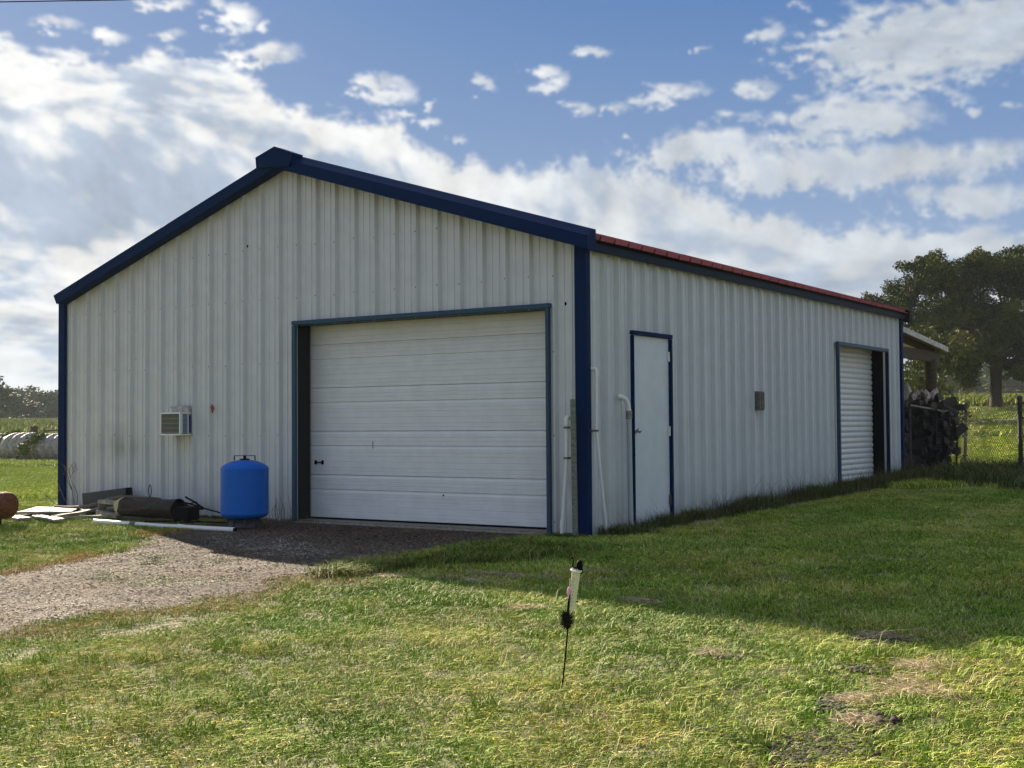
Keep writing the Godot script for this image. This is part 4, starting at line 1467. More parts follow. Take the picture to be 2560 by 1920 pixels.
# ---------------------------------------------------------------- junk at the left of the front wall
func build_junk() -> void:
	rng.seed = 77
	# open metal channel box against the wall
	var t := thing("metal_channel", "dark grey box channel tilted against the wall at the back of the scrap heap", "channel", Vector3(-7.27, 0.1, 0.22))
	var mb := MB.new()
	mb.xf = Transform3D(Basis.from_euler(Vector3(0, 0.12, 0.115)), Vector3(0, 0.125, 0))
	mb.box(Vector3(0, 0, 0.06), Vector3(0.78, 0.19, 0.006), 0.001)
	mb.box(Vector3(0, 0, -0.06), Vector3(0.78, 0.19, 0.006), 0.001)
	mb.box(Vector3(0, 0.092, 0), Vector3(0.779, 0.006, 0.115), 0.001)
	mb.box(Vector3(0, -0.092, 0), Vector3(0.779, 0.006, 0.115), 0.001)
	obj("channel", mb, M.plastic_grey, t)
	# bent pole
	var pm := MB.new()
	pm.tube([Vector3(-8.1, 0.09, 0.42), Vector3(-7.75, 0.085, 0.45), Vector3(-7.45, 0.10, 0.45), Vector3(-7.2, 0.145, 0.46), Vector3(-6.95, 0.215, 0.46), Vector3(-6.73, 0.255, 0.45), Vector3(-6.4, 0.262, 0.43), Vector3(-6.02, 0.25, 0.4)], [0.02, 0.03, 0.034, 0.032, 0.03, 0.027, 0.022, 0.015], 8)
	tag(obj("bent_pole", pm, M.wood_grey), "long bent grey pole lying across the scrap heap", "pole")
	# blackened barrel with a torn pale end
	t = thing("rusted_barrel", "dark rusted barrel on its side with a torn pale rim, behind the pipe", "barrel", Vector3(-5.8, 0.03, 0.75))
	mb = MB.new()
	var seg := 26
	var grid := []
	for q in 15:
		var row := []
		var s := -0.52 + q * 1.04 / 14.0
		for k in seg:
			var a := TAU * k / seg
			var dent := 0.03 * nz.get_noise_2d(s * 190.0, a * 45.0) - 0.035 * exp(-pow((s + 0.33) / 0.1, 2.0)) * maxf(0.0, sin(a - 0.4))
			var rr := 0.122 + dent + 0.006 * sin(s * 12.0)
			row.append(Vector3(s + (0.05 * sin(a) - 0.03 * sin(3.0 * a) if q == 0 else 0.0), 0.128 + rr * sin(a) * (1.0 if sin(a) > 0 else 0.95), rr * 1.1 * cos(a)))
		grid.append(row)
	var rim := MB.new()
	for q in 14:
		for k in seg:
			var k2 := (k + 1) % seg
			var o := Vector3(grid[q][k].x, 0.128, 0)
			(rim if q < 1 else mb).out([grid[q][k], grid[q][k2], grid[q + 1][k2]], o)
			(rim if q < 1 else mb).out([grid[q][k], grid[q + 1][k2], grid[q + 1][k]], o)
	obj("shell", mb, M.rust_dark, t)
	obj("torn_rim", rim, M.tan, t)
	var inn := MB.new()
	inn.tube([Vector3(-0.42, 0.128, 0), Vector3(0.515, 0.128, 0)], [0.10], 20)
	obj("inside", inn, M.black, t)
	# black box at its right
	var bx := MB.new()
	bx.box(Vector3.ZERO, Vector3(0.22, 0.16, 0.28), 0.012, Basis(Vector3.UP, 0.4))
	var o2 := obj("black_box", bx, M.black)
	o2.position = Vector3(-5.18, 0.115, 0.72)
	tag(o2, "black box at the right end of the rusted barrel", "box")
	# wire loop
	var wl := MB.new()
	var pts := []
	for q in 27:
		var a := q / 26.0 * 5.9 - 1.2
		pts.append(Vector3(-6.26 + 0.085 * cos(a) * 1.0, 0.345 + 0.075 * sin(a), 0.36 + 0.05 * cos(a)))
	pts.append(Vector3(-6.2, 0.25, 0.4))
	wl.tube(pts, [0.0055], 6)
	tag(obj("wire_loop", wl, M.black), "loop of black wire standing up behind the rusted barrel", "wire")
	# bundle of black rods
	t = thing("rod_bundle", "bundle of bent black steel rods between the barrel and the blue tank", "rods", Vector3(-5.3, 0.0, 0.4))
	for L in [[Vector3(-5.575, 0.285, 0.38), Vector3(-5.215, 0.16, 0.42), 0.012], [Vector3(-5.215, 0.16, 0.42), Vector3(-4.60, 0.07, 0.5), 0.009], [Vector3(-5.75, 0.235, 0.40), Vector3(-5.215, 0.165, 0.42), 0.011], [Vector3(-5.8, 0.20, 0.42), Vector3(-5.21, 0.15, 0.43), 0.011], [Vector3(-5.35, 0.23, 0.40), Vector3(-5.62, 0.16, 0.45), 0.008], [Vector3(-5.7, 0.10, 0.45), Vector3(-5.215, 0.15, 0.42), 0.010], [Vector3(-5.5, 0.06, 0.5), Vector3(-4.9, 0.03, 0.75), 0.01], [Vector3(-5.1, 0.02, 0.9), Vector3(-4.5, 0.03, 0.72), 0.008], [Vector3(-5.6, 0.02, 1.0), Vector3(-4.95, 0.025, 0.76), 0.009]]:
		var rm := MB.new()
		rm.xf = Transform3D(Basis(), Vector3(5.3, 0, -0.4))
		rm.tube([L[0], (L[0] + L[1]) * 0.5 + Vector3(0, 0.008, 0), L[1]], [L[2]], 6)
		obj("rod", rm, M.black, t)
	# white plastic pipe on the ground
	t = thing("loose_pipe", "long white plastic pipe with couplings lying along the grass edge", "pipe", Vector3(-5.4, 0.0, 0.85))
	var pa := Vector3(-6.95, hgt(-6.95, 0.75) + 0.065, 0.72)
	var pb := Vector3(-3.92, hgt(-3.92, 1.14) + 0.022, 1.14)
	pa = Vector3(-6.28, hgt(-6.28, 1.2) + 0.025, 1.20)
	mb = MB.new()
	mb.xf = Transform3D(Basis(), Vector3(5.4, 0, -0.85))
	mb.tube([pa, pa.lerp(pb, 0.5) + Vector3(0, -0.008, 0), pb], [0.03], 12)
	obj("pipe", mb, M.pvc, t)
	for f in [0.28, 0.62]:
		var cm := MB.new()
		cm.xf = mb.xf
		var q0 := pa.lerp(pb, f) - Vector3(0, 0.006, 0)
		cm.tube([q0, q0 + (pb - pa).normalized() * 0.09], [0.036], 12)
		obj("coupling", cm, M.pvc if f > 0.5 else M.clamp, t)
	var eb := MB.new()
	eb.xf = mb.xf
	eb.tube([pb - (pb - pa).normalized() * 0.02, pb + (pb - pa).normalized() * 0.008], [0.027], 12)
	obj("open_end", eb, M.black, t)
	# white sheet metal offcuts
	var sheets := [
		[[Vector3(-8.42, 0.07, 0.50), Vector3(-7.75, 0.08, 0.30), Vector3(-7.02, 0.10, 0.98), Vector3(-7.75, 0.085, 1.28)], "large creased white metal sheet lying left of the scrap heap"],
		[[Vector3(-7.78, 0.10, 0.35), Vector3(-7.35, 0.13, 0.02), Vector3(-6.95, 0.10, 0.28), Vector3(-7.22, 0.085, 0.62)], "bent white trim piece on the ground under the bent pole"],
		[[Vector3(-7.50, 0.05, 1.22), Vector3(-7.42, 0.055, 1.14), Vector3(-6.55, 0.05, 1.42), Vector3(-6.62, 0.045, 1.52)], "narrow white strip nearest the lawn edge"],
		[[Vector3(-6.95, 0.06, 1.36), Vector3(-6.86, 0.065, 1.28), Vector3(-7.02, 0.11, 0.52), Vector3(-7.14, 0.105, 0.55)], "white strip crossing the narrow strip at an angle"],
		[[Vector3(-6.80, 0.05, 1.28), Vector3(-6.72, 0.055, 1.18), Vector3(-6.35, 0.07, 0.72), Vector3(-6.48, 0.07, 0.70)], "short white strip beside the barrel's torn end"],
		[[Vector3(-7.95, 0.05, 1.38), Vector3(-7.80, 0.05, 1.22), Vector3(-7.2, 0.045, 1.42), Vector3(-7.3, 0.04, 1.55)], "grey-white slab at the foot of the large sheet"]]
	for s in sheets:
		var sm := MB.new()
		var q: Array = s[0]
		var N := 8
		var th := 0.008
		var up := []
		for i in N + 1:
			var r := []
			for j in N + 1:
				var f := float(i) / N
				var g := float(j) / N
				var p: Vector3 = q[0].lerp(q[1], g).lerp(q[3].lerp(q[2], g), f)
				p.y += 0.018 * nz.get_noise_2d(p.x * 110.0, p.z * 110.0) + 0.012 * absf(sin(g * 9.0)) * 0.4
				r.append(p)
			up.append(r)
		for i in N:
			for j in N:
				sm.out([up[i][j], up[i][j + 1], up[i + 1][j + 1], up[i + 1][j]], up[i][j] - Vector3.UP)
		for i in N:
			for e in [[up[i][0], up[i + 1][0]], [up[i][N], up[i + 1][N]], [up[0][i], up[0][i + 1]], [up[N][i], up[N][i + 1]]]:
				var dn := Vector3(0, -th - 0.02, 0)
				sm.out([e[0], e[1], e[1] + dn, e[0] + dn], (q[0] + q[2]) * 0.5)
		tag(obj("sheet_metal", sm, M.sheet_white), s[1], "sheet metal", "white sheet metal offcuts by the wall")
	# white boxed trim next to the barrel
	t = thing("trim_offcut", "white U-shaped trim offcut at the barrel's open left end", "trim", Vector3(-6.55, 0.05, 0.75))
	mb = MB.new()
	mb.box(Vector3(0, 0.16, -0.02), Vector3(0.36, 0.045, 0.14), 0.003, Basis(Vector3(0, 0, 1), -0.05))
	mb.box(Vector3(0.02, 0.015, 0.03), Vector3(0.40, 0.05, 0.10), 0.003, Basis(Vector3(0, 0, 1), -0.1))
	mb.box(Vector3(-0.175, 0.09, -0.02), Vector3(0.012, 0.1, 0.13), 0.002)
	obj("trim", mb, M.sheet_white, t)
	# rusty tank end at the picture's left edge
	t = thing("rusty_tank", "rust-orange tank end cut off by the picture's left edge", "tank", Vector3(-7.25, 0.0, 1.95))
	var R3 := Vector3(RGT.x, 0, RGT.y)
	mb = MB.new()
	var bx2 := Basis(Vector3.UP.cross(R3).normalized() * -1.0, -R3, Vector3.UP)
	mb.xf = Transform3D(Basis(Quaternion(Vector3.UP, R3)), R3 * 0.0 + Vector3(0, 0.22, 0))
	mb.lathe([Vector2(0.165, -1.1), Vector2(0.165, 0.16), Vector2(0.168, 0.17), Vector2(0.165, 0.18), Vector2(0.16, 0.215), Vector2(0.14, 0.262), Vector2(0.10, 0.292), Vector2(0.05, 0.305), Vector2(0.0, 0.308)], 30)
	obj("vessel", mb, M.rust_orange, t)
	var cov := MB.new()
	cov.xf = Transform3D(Basis(Vector3.UP, atan2(-R3.z, R3.x)) * Basis(Vector3(0, 0, 1), -0.42), Vector3(0, 0.405, 0) - R3 * 0.05)
	cov.box(Vector3(-0.2, 0.0, 0), Vector3(0.62, 0.03, 0.24), 0.006)
	obj("cover", cov, M.black, t)
	var ft := MB.new()
	ft.box(R3 * 0.02 + Vector3(0, 0.03, 0), Vector3(0.05, 0.14, 0.2), 0.004)
	obj("foot", ft, M.black, t)
	# dead weed stalks by the left corner
	t = thing("dead_weed", "bare dead weed stalks rising beside the left corner of the workshop", "weed", Vector3(-8.1, 0.02, 0.12))
	mb = MB.new()
	for s in [[Vector3(0.02, 0, 0), Vector3(-0.05, 0.3, 0), Vector3(-0.22, 0.62, 0.0)], [Vector3(0.05, 0, 0), Vector3(0.08, 0.22, 0), Vector3(-0.08, 0.44, 0), Vector3(0.06, 0.64, 0.02)], [Vector3(-0.02, 0, 0.05), Vector3(-0.12, 0.14, 0.06), Vector3(-0.28, 0.36, 0.05)], [Vector3(-0.05, 0.28, 0.0), Vector3(-0.13, 0.42, 0.02), Vector3(-0.14, 0.58, 0.02)], [Vector3(0.0, 0, 0.1), Vector3(-0.2, 0.09, 0.15), Vector3(-0.42, 0.22, 0.15)], [Vector3(-0.08, 0.44, 0), Vector3(-0.10, 0.56, 0.01), Vector3(-0.04, 0.63, 0.0)]]:
		mb.tube(s, [0.006, 0.005, 0.0035, 0.0025], 5)
		for q in 7:
			var e: Vector3 = s[s.size() - 1] - Vector3(0, 0.02 * q, 0)
			mb.tube([e, e + Vector3(rng.randf_range(-0.05, 0.05), rng.randf_range(0.01, 0.05), rng.randf_range(-0.03, 0.03))], [0.003, 0.002], 4, false)
	obj("stalks", mb, M.wood_grey, t)
	t = thing("dead_weed", "thin brown weed sprigs between the blue tank and the overhead door", "weed", Vector3(-4.15, 0.0, 0.25))
	mb = MB.new()
	for q in 12:
		var b := Vector3(rng.randf_range(-0.1, 0.2), 0, rng.randf_range(-0.12, 0.12))
		mb.tube([b, b + Vector3(rng.randf_range(-0.04, 0.04), 0.14, 0), b + Vector3(rng.randf_range(-0.1, 0.08), rng.randf_range(0.2, 0.36), 0)], [0.003, 0.0025, 0.0015], 4, false)
	obj("stalks", mb, M.wood_grey, t)


# ---------------------------------------------------------------- rain gauge on its garden stake
func build_gauge() -> void:
	var at := Vector3(3.236, hgt(3.236, 5.788), 5.788)
	var t := thing("rain_gauge_stake", "black metal garden stake with spiked flower, glass rain gauge and bird on top", "rain gauge", at)
	var R := Vector3(RGT.x, 0, RGT.y)
	var F := Vector3(FWD.x, 0, FWD.y)
	var P := func(u: float, v: float, d := 0.0) -> Vector3: return R * (u - 1403.0) / 498.0 + Vector3.UP * (1730.0 - v) / 498.0 + F * d
	var mb := MB.new()
	mb.tube([P.call(1401, 1745), P.call(1411, 1660), P.call(1418, 1590), P.call(1420, 1545)], [0.0042], 8)
	mb.tube([P.call(1419, 1550, 0.0), P.call(1423, 1520, 0.0), P.call(1427, 1497, 0.004), P.call(1425, 1494, 0.0), P.call(1421, 1510), P.call(1418, 1540)], [0.0035], 7)
	mb.tube([P.call(1425, 1512, 0.0), P.call(1434, 1513, -0.012), P.call(1444, 1514.5, 0.004)], [0.0028], 6)
	obj("stake", mb, M.black, t)
	var fl := MB.new()
	var c: Vector3 = P.call(1416.5, 1562)
	fl.xf = Transform3D(Basis(R, Vector3.UP, -F) * Basis(Vector3(0, 0, 1), 0.0), c)
	fl.blob(Vector3.ZERO, Vector3(0.021, 0.036, 0.018), nz, 0.1, 14, 9)
	for q in 44:
		var a := TAU * q / 22.0 + (0.12 if q >= 22 else 0.0)
		var k := 1.0 if q < 22 else 0.85
		var d := Vector3(cos(a), sin(a), 0)
		var ln := (0.030 if sin(a) > 0.3 else 0.016) * k
		var base := Vector3(d.x * 0.017, d.y * 0.030, rng.randf_range(-0.012, 0.012))
		fl.tube([base, base + (d + Vector3(0, 0.35, 0)).normalized() * ln + Vector3(d.x * 0.006, 0, 0)], [0.0034, 0.001], 5, false)
	obj("spiked_flower", fl, M.black, t)
	var tb := MB.new()
	var t0: Vector3 = P.call(1429.5, 1538)
	var t1: Vector3 = P.call(1441, 1437)
	tb.xf = Transform3D(Basis(Quaternion(Vector3.UP, (t1 - t0).normalized())), t0)
	var L := t0.distance_to(t1)
	tb.lathe([Vector2(0.0, 0.0), Vector2(0.012, 0.002), Vector2(0.0145, 0.012), Vector2(0.018, L * 0.5), Vector2(0.0225, L - 0.004), Vector2(0.023, L)], 24)
	obj("gauge_tube", tb, M.tube, t)
	for q in 9:
		var mk := MB.new()
		mk.xf = tb.xf
		var y := 0.03 + q * 0.017
		mk.box(Vector3(0.0 , y, 0.0145 + y * 0.045), Vector3(0.012 if q % 2 else 0.018, 0.0012, 0.001), 0.0)
		obj("scale_mark", mk, M.plastic_grey, t)
	var cp := MB.new()
	cp.xf = Transform3D(Basis(Quaternion(Vector3.UP, (t1 - t0 + F * -0.04).normalized())), t1)
	cp.lathe([Vector2(0.020, -0.003), Vector2(0.028, -0.004), Vector2(0.0295, 0.001), Vector2(0.028, 0.005), Vector2(0.019, 0.004), Vector2(0.018, -0.003)], 24)
	obj("rim", cp, M.pvc, t)
	var bd := MB.new()
	bd.xf = Transform3D(Basis(R, Vector3.UP, -F), P.call(1449.5, 1424))
	bd.blob(Vector3.ZERO, Vector3(0.0175, 0.026, 0.014), nz, 0.0, 14, 10)
	bd.blob(Vector3(0.008, -0.022, 0), Vector3(0.008, 0.024, 0.006), nz, 0.0, 10, 8)
	bd.xf = Transform3D.IDENTITY
	bd.tube([P.call(1443, 1432), P.call(1435, 1430), P.call(1432, 1425), P.call(1434, 1415), P.call(1433.5, 1409), P.call(1430, 1405), P.call(1427, 1405.5), P.call(1425.5, 1409), P.call(1424.5, 1414)], [0.0055, 0.0045, 0.0035, 0.0032, 0.0034, 0.0042, 0.0045, 0.003, 0.0008], 8)
	obj("bird", bd, M.black, t)
	var pk := MB.new()
	pk.xf = Transform3D(Basis(R, Vector3.UP, -F) * Basis(Vector3(0, 0, 1), -0.08), P.call(1422, 1489))
	pk.blob(Vector3.ZERO, Vector3(0.0095, 0.024, 0.007), nz, 0.0, 12, 8)
	pk.xf = Transform3D.IDENTITY
	pk.tube([P.call(1421.5, 1497), P.call(1421, 1512)], [0.004, 0.0015], 6)
	obj("pink_ornament", pk, M.pink, t)
	var pp := MB.new()
	pp.tube([P.call(1425, 1476), P.call(1426, 1458)], [0.0028, 0.0035], 6)
	obj("pale_tip", pp, M.tan, t)


# ---------------------------------------------------------------- grass
func patch(n: int, rad: float, h0: float, h1: float, w: float, lean: float, cols: Array, sd: int) -> ArrayMesh:
	var r := RandomNumberGenerator.new()
	r.seed = sd
	var mb := MB.new()
	for i in n:
		var a := r.randf() * TAU
		var q := sqrt(r.randf()) * rad
		var p := Vector3(cos(a) * q, -0.012, sin(a) * q)
		var h := lerpf(h0, h1, pow(r.randf(), 1.4))
		var la := r.randf() * TAU
		var ln := lean * h * r.randf_range(0.2, 1.3)
		var d := Vector3(cos(la), 0, sin(la))
		var s := Vector3(-sin(la), 0, cos(la)).rotated(Vector3.UP, r.randf_range(-0.9, 0.9)) * w * r.randf_range(0.6, 1.3) * 0.5
		var m := p + Vector3.UP * h * 0.6 + d * ln * 0.35
		var t := p + Vector3.UP * h * (1.0 - 0.25 * minf(1.0, lean)) + d * ln
		var pick := r.randf()
		var c: Color = cols[cols.size() - 1][1]
		for k in cols:
			if pick < k[0]:
				c = k[1]
				break
			pick -= k[0]
		var b := r.randf_range(0.8, 1.2)
		mb.col = Color(c.r * b, c.g * b, c.b * b)
		var nn := (s.cross(Vector3.UP).normalized() + Vector3.UP * 0.9).normalized()
		mb.trin(p - s, p + s, m + s * 0.8, nn, nn, nn)
		mb.trin(p - s, m + s * 0.8, m - s * 0.8, nn, nn, nn)
		mb.trin(m - s * 0.8, m + s * 0.8, t, nn, nn, nn)
	return mb.mesh(M.grass)

func flat_patch(n: int, rad: float, l0: float, l1: float, w: float, lift: float, cols: Array, sd: int, m: Material) -> ArrayMesh:
	var r := RandomNumberGenerator.new()
	r.seed = sd
	var mb := MB.new()
	for i in n:
		var a := r.randf() * TAU
		var q := sqrt(r.randf()) * rad
		var p := Vector3(cos(a) * q, r.randf_range(0.0, lift), sin(a) * q)
		var la := r.randf() * TAU
		var L := r.randf_range(l0, l1)
		var d := Vector3(cos(la), r.randf_range(-0.25, 0.35), sin(la)) * L * 0.5
		var s := Vector3(-sin(la), r.randf_range(-0.5, 0.5), cos(la)).normalized() * w * r.randf_range(0.5, 1.4) * 0.5
		var c: Color = cols[r.randi() % cols.size()]
		var b := r.randf_range(0.75, 1.25)
		mb.col = Color(c.r * b, c.g * b, c.b * b)
		mb.tri(p - d, p + s * 1.2, p + d)
		mb.tri(p - d, p + d, p - s)
	return mb.mesh(m)

func scatter(called: String, label: String, cat: String, mesh: Mesh, list: Array) -> void:
	if list.is_empty():
		return
	var mm := MultiMesh.new()
	mm.transform_format = MultiMesh.TRANSFORM_3D
	mm.use_colors = true
	mm.mesh = mesh
	mm.instance_count = list.size()
	for i in list.size():
		mm.set_instance_transform(i, list[i][0])
		mm.set_instance_color(i, list[i][1])
	var o := MultiMeshInstance3D.new()
	o.name = numbered(called)
	o.multimesh = mm
	add_child(o, true)
	tag(o, label, cat, "", "stuff")

func stand(x: float, z: float, sc: float, hs := 1.0) -> Transform3D:
	return Transform3D(Basis(Vector3.UP, rng.randf() * TAU) * Basis.from_scale(Vector3(sc, sc * hs, sc)), Vector3(x, hgt(x, z), z))

const STRAW := [[4.78, 4.98, 0.22, 0.20], [4.62, 5.3, 0.10, 0.16], [4.62, 4.55, 0.14, 0.08], [4.70, 5.72, 0.06, 0.12], [4.2, 3.75, 0.14, 0.07], [3.53, 4.67, 0.1, 0.05], [2.97, 7.8, 0.4, 0.16], [0.655, 2.95, 0.5, 0.09], [0.95, 2.65, 0.5, 0.07], [1.3, 2.2, 0.3, 0.06], [0.32, -4.6, 0.12, 0.9], [0.3, -1.9, 0.15, 0.4], [-0.05, 3.1, 0.25, 0.1], [2.3, 3.3, 0.14, 0.06], [1.75, 3.9, 0.1, 0.06]]

func straw_at(x: float, z: float) -> float:
	var m := 0.0
	for s in STRAW:
		var e: float = pow((x - s[0]) / s[2], 2.0) + pow((z - s[1]) / s[3], 2.0)
		if e < 6.0:
			m = maxf(m, exp(-e * 0.9))
	return m

func blocked(x: float, z: float) -> bool:
	if x > -8.62 and x < 0.04 and z > -11.05 and z < 0.04:
		return true
	return x > -9.0 and x < 0.0 and z < -11.0 and z > -15.5

func build_grass() -> void:
	rng.seed = 4242
	var G := Color(0.145, 0.235, 0.03)
	var Y := Color(0.29, 0.36, 0.05)
	var T := Color(0.56, 0.47, 0.23)
	var B := Color(0.20, 0.13, 0.06)
	var lush := patch(280, 0.17, 0.022, 0.052, 0.0046, 1.5, [[0.55, G], [0.33, Y], [0.09, T], [0.03, B]], 1)
	var mixed := patch(290, 0.17, 0.024, 0.058, 0.0036, 1.7, [[0.34, G], [0.40, Y], [0.21, T], [0.05, B]], 2)
	var broad := patch(120, 0.17, 0.02, 0.055, 0.010, 1.0, [[0.7, Color(0.13, 0.205, 0.03)], [0.3, Color(0.21, 0.27, 0.045)]], 3)
	var tuft := patch(46, 0.07, 0.045, 0.11, 0.0055, 1.0, [[0.35, G], [0.6, Color(0.20, 0.29, 0.03)], [0.05, T]], 4)
	var straw := flat_patch(150, 0.13, 0.05, 0.16, 0.0035, 0.035, [Color(0.62, 0.51, 0.30), Color(0.50, 0.38, 0.21), Color(0.70, 0.60, 0.38), Color(0.30, 0.19, 0.10)], 5, M.straw)
	var L1 := []
	var L2 := []
	var L3 := []
	var L4 := []
	var L5 := []
	var wisp := patch(16, 0.22, 0.10, 0.24, 0.0026, 1.5, [[0.75, Color(0.56, 0.50, 0.30)], [0.25, Color(0.36, 0.36, 0.14)]], 21)
	var L7 := []
	# near lawn
	var st := 0.17
	var z := -11.5
	while z < 9.0:
		var x := -13.0
		while x < 9.0:
			var px := x + rng.randf_range(-0.09, 0.09)
			var pz := z + rng.randf_range(-0.09, 0.09)
			x += st
			if not seen(px, pz, 1.9) or blocked(px, pz):
				continue
			var dep := (px - CAM.x) * FWD.x + (pz - CAM.z) * FWD.y
			if dep > 21.0:
				continue
			var dv := in_drive(px, pz)
			if dv > 0.06:
				continue
			if px < -4.4 and px > -8.5 and pz < 0.95 + 0.15 * nz.get_noise_1d(px * 90.0) and pz > -0.2:
				if rng.randf() > 0.12:
					continue
			var sw := straw_at(px, pz)
			if sw > 0.72 and rng.randf() < 0.72:
				continue
			if px > -0.1 and px < 0.0:
				continue
			var n1 := nz2.get_noise_2d(px * 45.0, pz * 45.0)
			var n2 := nz.get_noise_2d(px * 160.0 + 500.0, pz * 160.0)
			var dry := 0.40 + 0.75 * n1 + 0.35 * n2 + 0.38 * exp(-pow((px - 2.9) / 1.9, 2.0) - pow((pz - 5.2) / 1.7, 2.0)) + 0.5 * sw
			if px > 4.9 or (px < 1.2 and pz > 3.0):
				dry -= 0.12
			var k := 1.0 + 0.30 * n2 + 0.25 * nz2.get_noise_2d(px * 90.0 + 900.0, pz * 90.0)
			k *= 1.16
			var tint := Color(k, k, k) * Color(1.0 + 0.30 * n1, 1.03 + 0.10 * n1, 0.82)
			# rusty dead edge along the driveway
			if dv > -0.34 and pz > 1.0 and nz.get_noise_2d(px * 70.0, pz * 70.0) > -0.25:
				L2.append([stand(px, pz, 1.1, 1.0), Color(1.3, 0.80, 0.68) if px < -1.5 else Color(1.15, 0.95, 0.85)])
				continue
			if rng.randf() < clampf(dry, 0.05, 0.95):
				L2.append([stand(px, pz, rng.randf_range(0.9, 1.25), rng.randf_range(0.8, 1.2)), tint])
			else:
				L1.append([stand(px, pz, rng.randf_range(0.9, 1.2), rng.randf_range(0.75, 1.15)), tint])
				if n2 > -0.05 and rng.randf() < 0.6:
					L3.append([stand(px, pz, 1.0), tint])
			if dry > 0.6 and rng.randf() < 0.16:
				L7.append([stand(px, pz, rng.randf_range(0.6, 1.0)), Color(1, 1, 1)])
			var tu := nz.get_noise_2d(px * 110.0 + 50.0, pz * 110.0 + 70.0)
			if tu > 0.18 and rng.randf() < 0.5:
				L4.append([stand(px + rng.randf_range(-0.1, 0.1), pz + rng.randf_range(-0.1, 0.1), rng.randf_range(0.7, 1.15)), Color(1.05, 1.05, 1.0)])
		z += st
	scatter("lawn_grass", "short green blades of the mown lawn around the workshop", "grass", lush, L1)
	scatter("dry_lawn_grass", "yellowing dry blades mixed into the mown lawn", "grass", mixed, L2)
	scatter("clover", "small broad leaves growing low among the lawn grass", "clover", broad, L3)
	scatter("grass_tufts", "taller bright green tufts scattered over the lawn", "grass", tuft, L4)
	scatter("seed_stalks", "thin pale seed stalks leaning over the dry part of the lawn", "grass", wisp, L7)
	# straw and clippings
	for s in STRAW:
		var area: float = s[2] * s[3]
		for i in int(area * 420.0) + 8:
			var px: float = s[0] + rng.randfn() * s[2] * 0.45
			var pz: float = s[1] + rng.randfn() * s[3] * 0.5
			if blocked(px, pz):
				continue
			L5.append([stand(px, pz, rng.randf_range(0.35, 0.8)), Color(1, 1, 1) * rng.randf_range(0.6, 1.1)])
	for i in 150:   # windrows of dry clippings
		var px := rng.randf_range(-0.3, 6.0)
		var pz := rng.randf_range(-11.0, 7.5)
		if nz2.get_noise_2d(px * 60.0 + 33.0, pz * 60.0 + pz * 40.0) < 0.12 or blocked(px, pz) or not seen(px, pz, 0.5):
			continue
		L5.append([stand(px, pz, rng.randf_range(0.25, 0.55)), Color(1, 1, 1) * rng.randf_range(0.4, 0.8)])
	var clod := MB.new()
	for i in 90:
		var a := rng.randf() * TAU
		var q := pow(rng.randf(), 0.7) * 0.12
		var s := rng.randf_range(0.006, 0.019)
		var kk := rng.randf_range(0.7, 1.3)
		clod.col = Color(0.030 * kk, 0.020 * kk, 0.013 * kk)
		clod.blob(Vector3(cos(a) * q, 0.001, sin(a) * q), Vector3(s, s * 0.7, s), nz, 0.5, 6, 4)
	var L6 := []
	for s in [[4.74, 6.05, 0.06, 0.13, 26], [4.60, 5.42, 0.05, 0.07, 14], [4.72, 5.72, 0.05, 0.10, 6], [4.42, 4.75, 0.05, 0.04, 3], [3.52, 4.66, 0.12, 0.05, 5], [4.25, 3.75, 0.12, 0.06, 4], [2.3, 1.2, 0.05, 0.03, 2], [3.2, 0.7, 0.06, 0.04, 3], [1.35, 2.05, 0.05, 0.04, 2], [2.9, 1.3, 0.05, 0.03, 2]]:
		for i in s[4]:
			L6.append([stand(s[0] + rng.randfn() * s[2], s[1] + rng.randfn() * s[3], rng.randf_range(0.7, 1.2)), Color(1, 1, 1)])
	scatter("soil_clods", "dark bare soil crumbled in small hollows of the lawn", "soil", clod.mesh(M.chip), L6)
	scatter("dry_clippings", "pale dry straw and clippings lying in patches on the lawn", "straw", straw, L5)

	# driveway litter
	var chips := flat_patch(105, 0.12, 0.010, 0.045, 0.0070, 0.010, [Color(0.42, 0.37, 0.31), Color(0.30, 0.24, 0.18), Color(0.50, 0.46, 0.41), Color(0.18, 0.13, 0.09), Color(0.36, 0.28, 0.2)], 6, M.chip)
	var stones := flat_patch(40, 0.12, 0.010, 0.026, 0.013, 0.012, [Color(0.48, 0.46, 0.43), Color(0.38, 0.35, 0.32), Color(0.28, 0.25, 0.22)], 7, M.chip)
	var C1 := []
	var C2 := []
	var C3 := []
	st = 0.12
	z = 0.05
